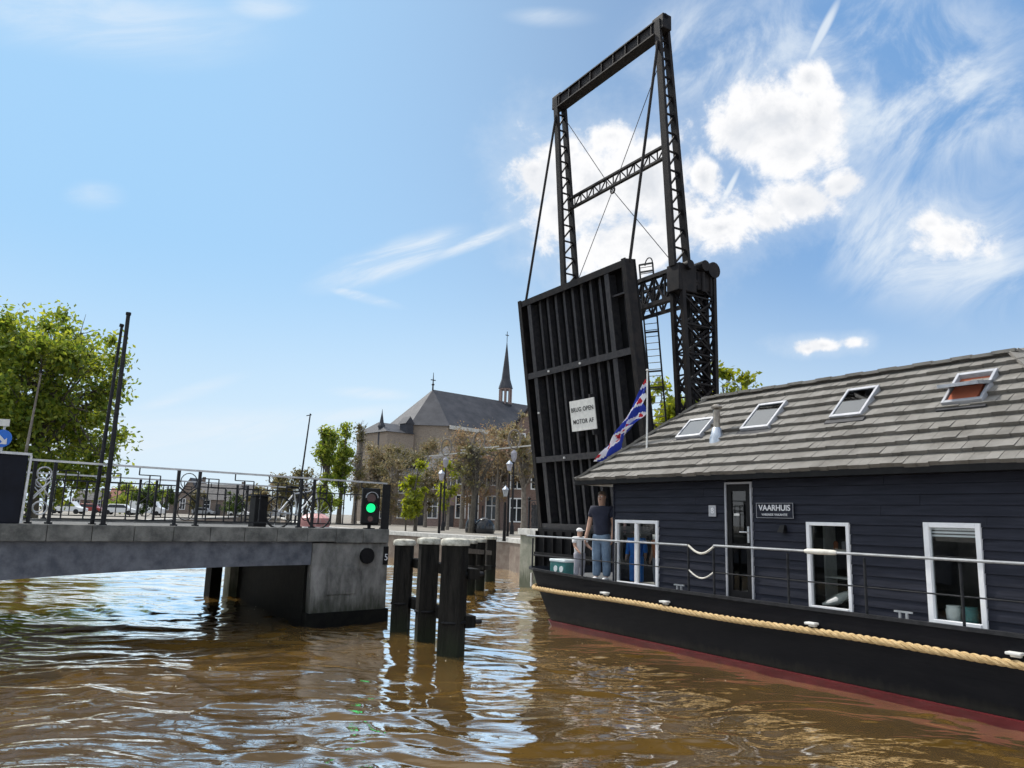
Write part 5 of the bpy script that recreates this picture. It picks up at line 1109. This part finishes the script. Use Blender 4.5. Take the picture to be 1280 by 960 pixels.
def noise(sc, det=8, rough=.55, vec=None, dist=0.):
    t = N.new('ShaderNodeTexNoise'); t.inputs['Scale'].default_value = sc; t.inputs['Detail'].default_value = det; t.inputs['Roughness'].default_value = rough; t.inputs['Distortion'].default_value = dist
    Lk.new(vec if vec is not None else tc.outputs['Generated'], t.inputs['Vector']); return t.outputs[0]
def smooth(x, a, b):
    m = N.new('ShaderNodeMapRange'); m.interpolation_type = 'SMOOTHSTEP'; m.inputs[1].default_value = a; m.inputs[2].default_value = b; Lk.new(x, m.inputs[0]); return m.outputs[0]
nz = noise(9, 8, .66, None, .25)
cum = union([(668, 215, 22, 30), (715, 185, 30, 30), (880, 225, 25, 30), (745, 235, 90, 80), (700, 205, 60, 45), (800, 225, 80, 75), (760, 170, 50, 30), (850, 270, 75, 50), (900, 285, 70, 38), (700, 260, 60, 65), (780, 300, 100, 50), (690, 225, 50, 50)])
cum2 = union([(975, 150, 85, 62), (930, 170, 55, 40), (1020, 150, 45, 55), (990, 190, 60, 35), (1010, 100, 35, 28)])
cum3 = union([(1000, 255, 75, 35), (960, 275, 50, 30), (1050, 235, 35, 25), (900, 300, 50, 25)])
cum4 = union([(1185, 300, 62, 34, .2), (1160, 280, 32, 22)])
cum5 = union([(1030, 432, 42, 12), (1065, 428, 26, 13), (1010, 436, 22, 9)])
big = mth('MAXIMUM', mth('MAXIMUM', cum, mth('SUBTRACT', cum2, .1)), mth('MAXIMUM', mth('SUBTRACT', cum3, .22), mth('SUBTRACT', cum4, .12)))
big = mth('MAXIMUM', big, mth('SUBTRACT', cum5, .05))
# general clouds outside the frame so that reflections and light stay right
ns = noise(2.4, 8, .55); behind = smooth(mth('ABSOLUTE', az), .75, 1.2); hi = smooth(el, .665, .74)
gen = mth('MULTIPLY', mth('MULTIPLY', smooth(ns, .44, .56), mth('MAXIMUM', behind, hi)), .9)
dens = mth('ADD', mth('ADD', big, .02), mth('MULTIPLY', mth('SUBTRACT', nz, .5), 2.9)); 
nzf = noise(34, 4, .6); dens = mth('ADD', dens, mth('MULTIPLY', mth('SUBTRACT', nzf, .5), .8)); cmask = smooth(dens, -.04, .52); halo = mth('MULTIPLY', smooth(dens, -.9, .35), .26)
core = smooth(dens, .55, 1.3)
# cirrus
def wisps(rot, sx, sy, sc, lo, hi_):
    mp = N.new('ShaderNodeMapping'); mp.inputs['Rotation'].default_value = (0, 0, rot); Lk.new(cb_.outputs[0], mp.inputs[0])
    m2 = N.new('ShaderNodeMapping'); m2.inputs['Scale'].default_value = (sx, sy, 1); Lk.new(mp.outputs[0], m2.inputs[0])
    return smooth(noise(sc, 9, .62, m2.outputs[0], .8), lo, hi_)
wA = wisps(radians(-28), 1.0, 1.7, 6, .36, .66)
regA = union([(1120, 110, 360, 150, .1), (1150, 300, 230, 110, .25), (900, 70, 150, 90), (1200, 340, 160, 60)], .4)
cir = mth('MULTIPLY', wA, smooth(regA, -.1, .8)); cir = mth('MULTIPLY', cir, .88)
wB = wisps(radians(-20), .9, 4.5, 6, .38, .66)
regB = union([(490, 325, 110, 26, -.35), (520, 312, 65, 16, -.45), (455, 372, 55, 8, .25), (600, 300, 80, 10, -.4)], .1)
cir2 = mth('MULTIPLY', mth('MULTIPLY', smooth(regB, -.15, .8), mth('ADD', mth('MULTIPLY', wB, .8), .25)), .85)
regC = union([(235, 492, 80, 11, -.32), (465, 492, 55, 9, .05), (430, 520, 120, 12, -.1), (260, 540, 220, 34, -.05), (120, 20, 240, 60, .1), (330, 8, 60, 22, 0.), (150, 560, 260, 30), (690, 22, 60, 14, 0.), (120, 245, 40, 20)], .2)
cir3 = mth('MULTIPLY', mth('MULTIPLY', smooth(regC, -.2, .9), mth('ADD', mth('MULTIPLY', wB, .6), .4)), .55)
con = mth('MULTIPLY', smooth(mth('MAXIMUM', blob(1028, 40, 62, 8, radians(-63)), blob(912, 235, 35, 5, radians(-63))), .0, .7), .8)
cc = mth('MAXIMUM', mth('MAXIMUM', cir, cir2), mth('MAXIMUM', cir3, con))
haze = mth('MULTIPLY', mth('SUBTRACT', 1., smooth(el, .0, .34)), .86)
def mix(a, b, f, bt='MIX'):
    m = N.new('ShaderNodeMix'); m.data_type = 'RGBA'; m.blend_type = bt
    for i, x in ((6, a), (7, b)):
        if isinstance(x, tuple): m.inputs[i].default_value = (*x, 1)
        else: Lk.new(x, m.inputs[i])
    if isinstance(f, float): m.inputs[0].default_value = f
    else: Lk.new(f, m.inputs[0])
    return m.outputs[2]
STR = .1
g = lambda r_, g_, b_: (r_/STR, g_/STR, b_/STR)
skyc = mix(sky.outputs[0], (1.5, 1.45, 1.35), 1., 'MULTIPLY')
# the photo's left sky is lighter, the right one deeper
left = mth('SUBTRACT', 1., smooth(az, -.55, .45)); skyc = mix(skyc, g(.37, .655, .965), mth('MULTIPLY', left, .9))
skyc = mix(skyc, g(.19, .43, .83), mth('MULTIPLY', smooth(az, .0, .5), .6))
skyc = mix(skyc, g(.76, .89, .985), haze)
skyc = mix(skyc, g(.83, .9, .97), cc)
gcol = g(1.1, 1.12, 1.15); skyc = mix(skyc, gcol, gen)
dv = N.new('ShaderNodeVectorMath'); dv.operation = 'DISTANCE'; Lk.new(tc.outputs['Generated'], dv.inputs[0]); dv.inputs[1].default_value = (sin(SUN_AZ)*cos(SUN_EL), cos(SUN_AZ)*cos(SUN_EL), sin(SUN_EL))
skyc = mix(skyc, g(10., 9.8, 9.4), mth('MULTIPLY', smooth(dv.outputs['Value'], .30, .12), .9)); top = mth('MULTIPLY', smooth(el, .66, .76), mth('MULTIPLY', smooth(dv.outputs['Value'], 1.0, .35), .5)); skyc = mix(skyc, g(3.2, 3.2, 3.2), top)  # unseen glow round the sun and overhead, added to whiten the water's reflections
ccol = mix(g(1.0, 1.0, 1.01), g(.74, .77, .82), core)
va = N.new('ShaderNodeVectorMath'); va.operation = 'ADD'; Lk.new(tc.outputs['Generated'], va.inputs[0]); va.inputs[1].default_value = (-.016, .004, .016)
nzo = noise(9, 5, .6, va.outputs[0], .25); shd = smooth(mth('SUBTRACT', nzo, nz), -.02, .085); ccol = mix(ccol, g(.66, .71, .79), mth('MULTIPLY', shd, .32))
skyc = mix(skyc, g(.86, .92, .98), halo); skyc = mix(skyc, ccol, cmask)
Lk.new(skyc, bg.inputs[0]); bg.inputs[1].default_value = STR
# sun
sd = bpy.data.lights.new('sun', 'SUN'); sd.energy = 3.6; sd.angle = radians(.5); sd.color = (1, .955, .88); so = bpy.data.objects.new('sun', sd); COL.objects.link(so)
sv_ = Vector((sin(SUN_AZ)*cos(SUN_EL), cos(SUN_AZ)*cos(SUN_EL), sin(SUN_EL))); so.rotation_euler = sv_.to_track_quat('Z', 'Y').to_euler()
S.view_settings.view_transform = 'Standard'; S.view_settings.look = 'None'; S.view_settings.exposure = 0
S.render.engine = 'CYCLES'; S.cycles.max_bounces = 6; S.cycles.transparent_max_bounces = 8; S.cycles.use_adaptive_sampling = True; S.cycles.adaptive_threshold = .025; S.cycles.use_denoising = True; S.cycles.sample_clamp_indirect = 8
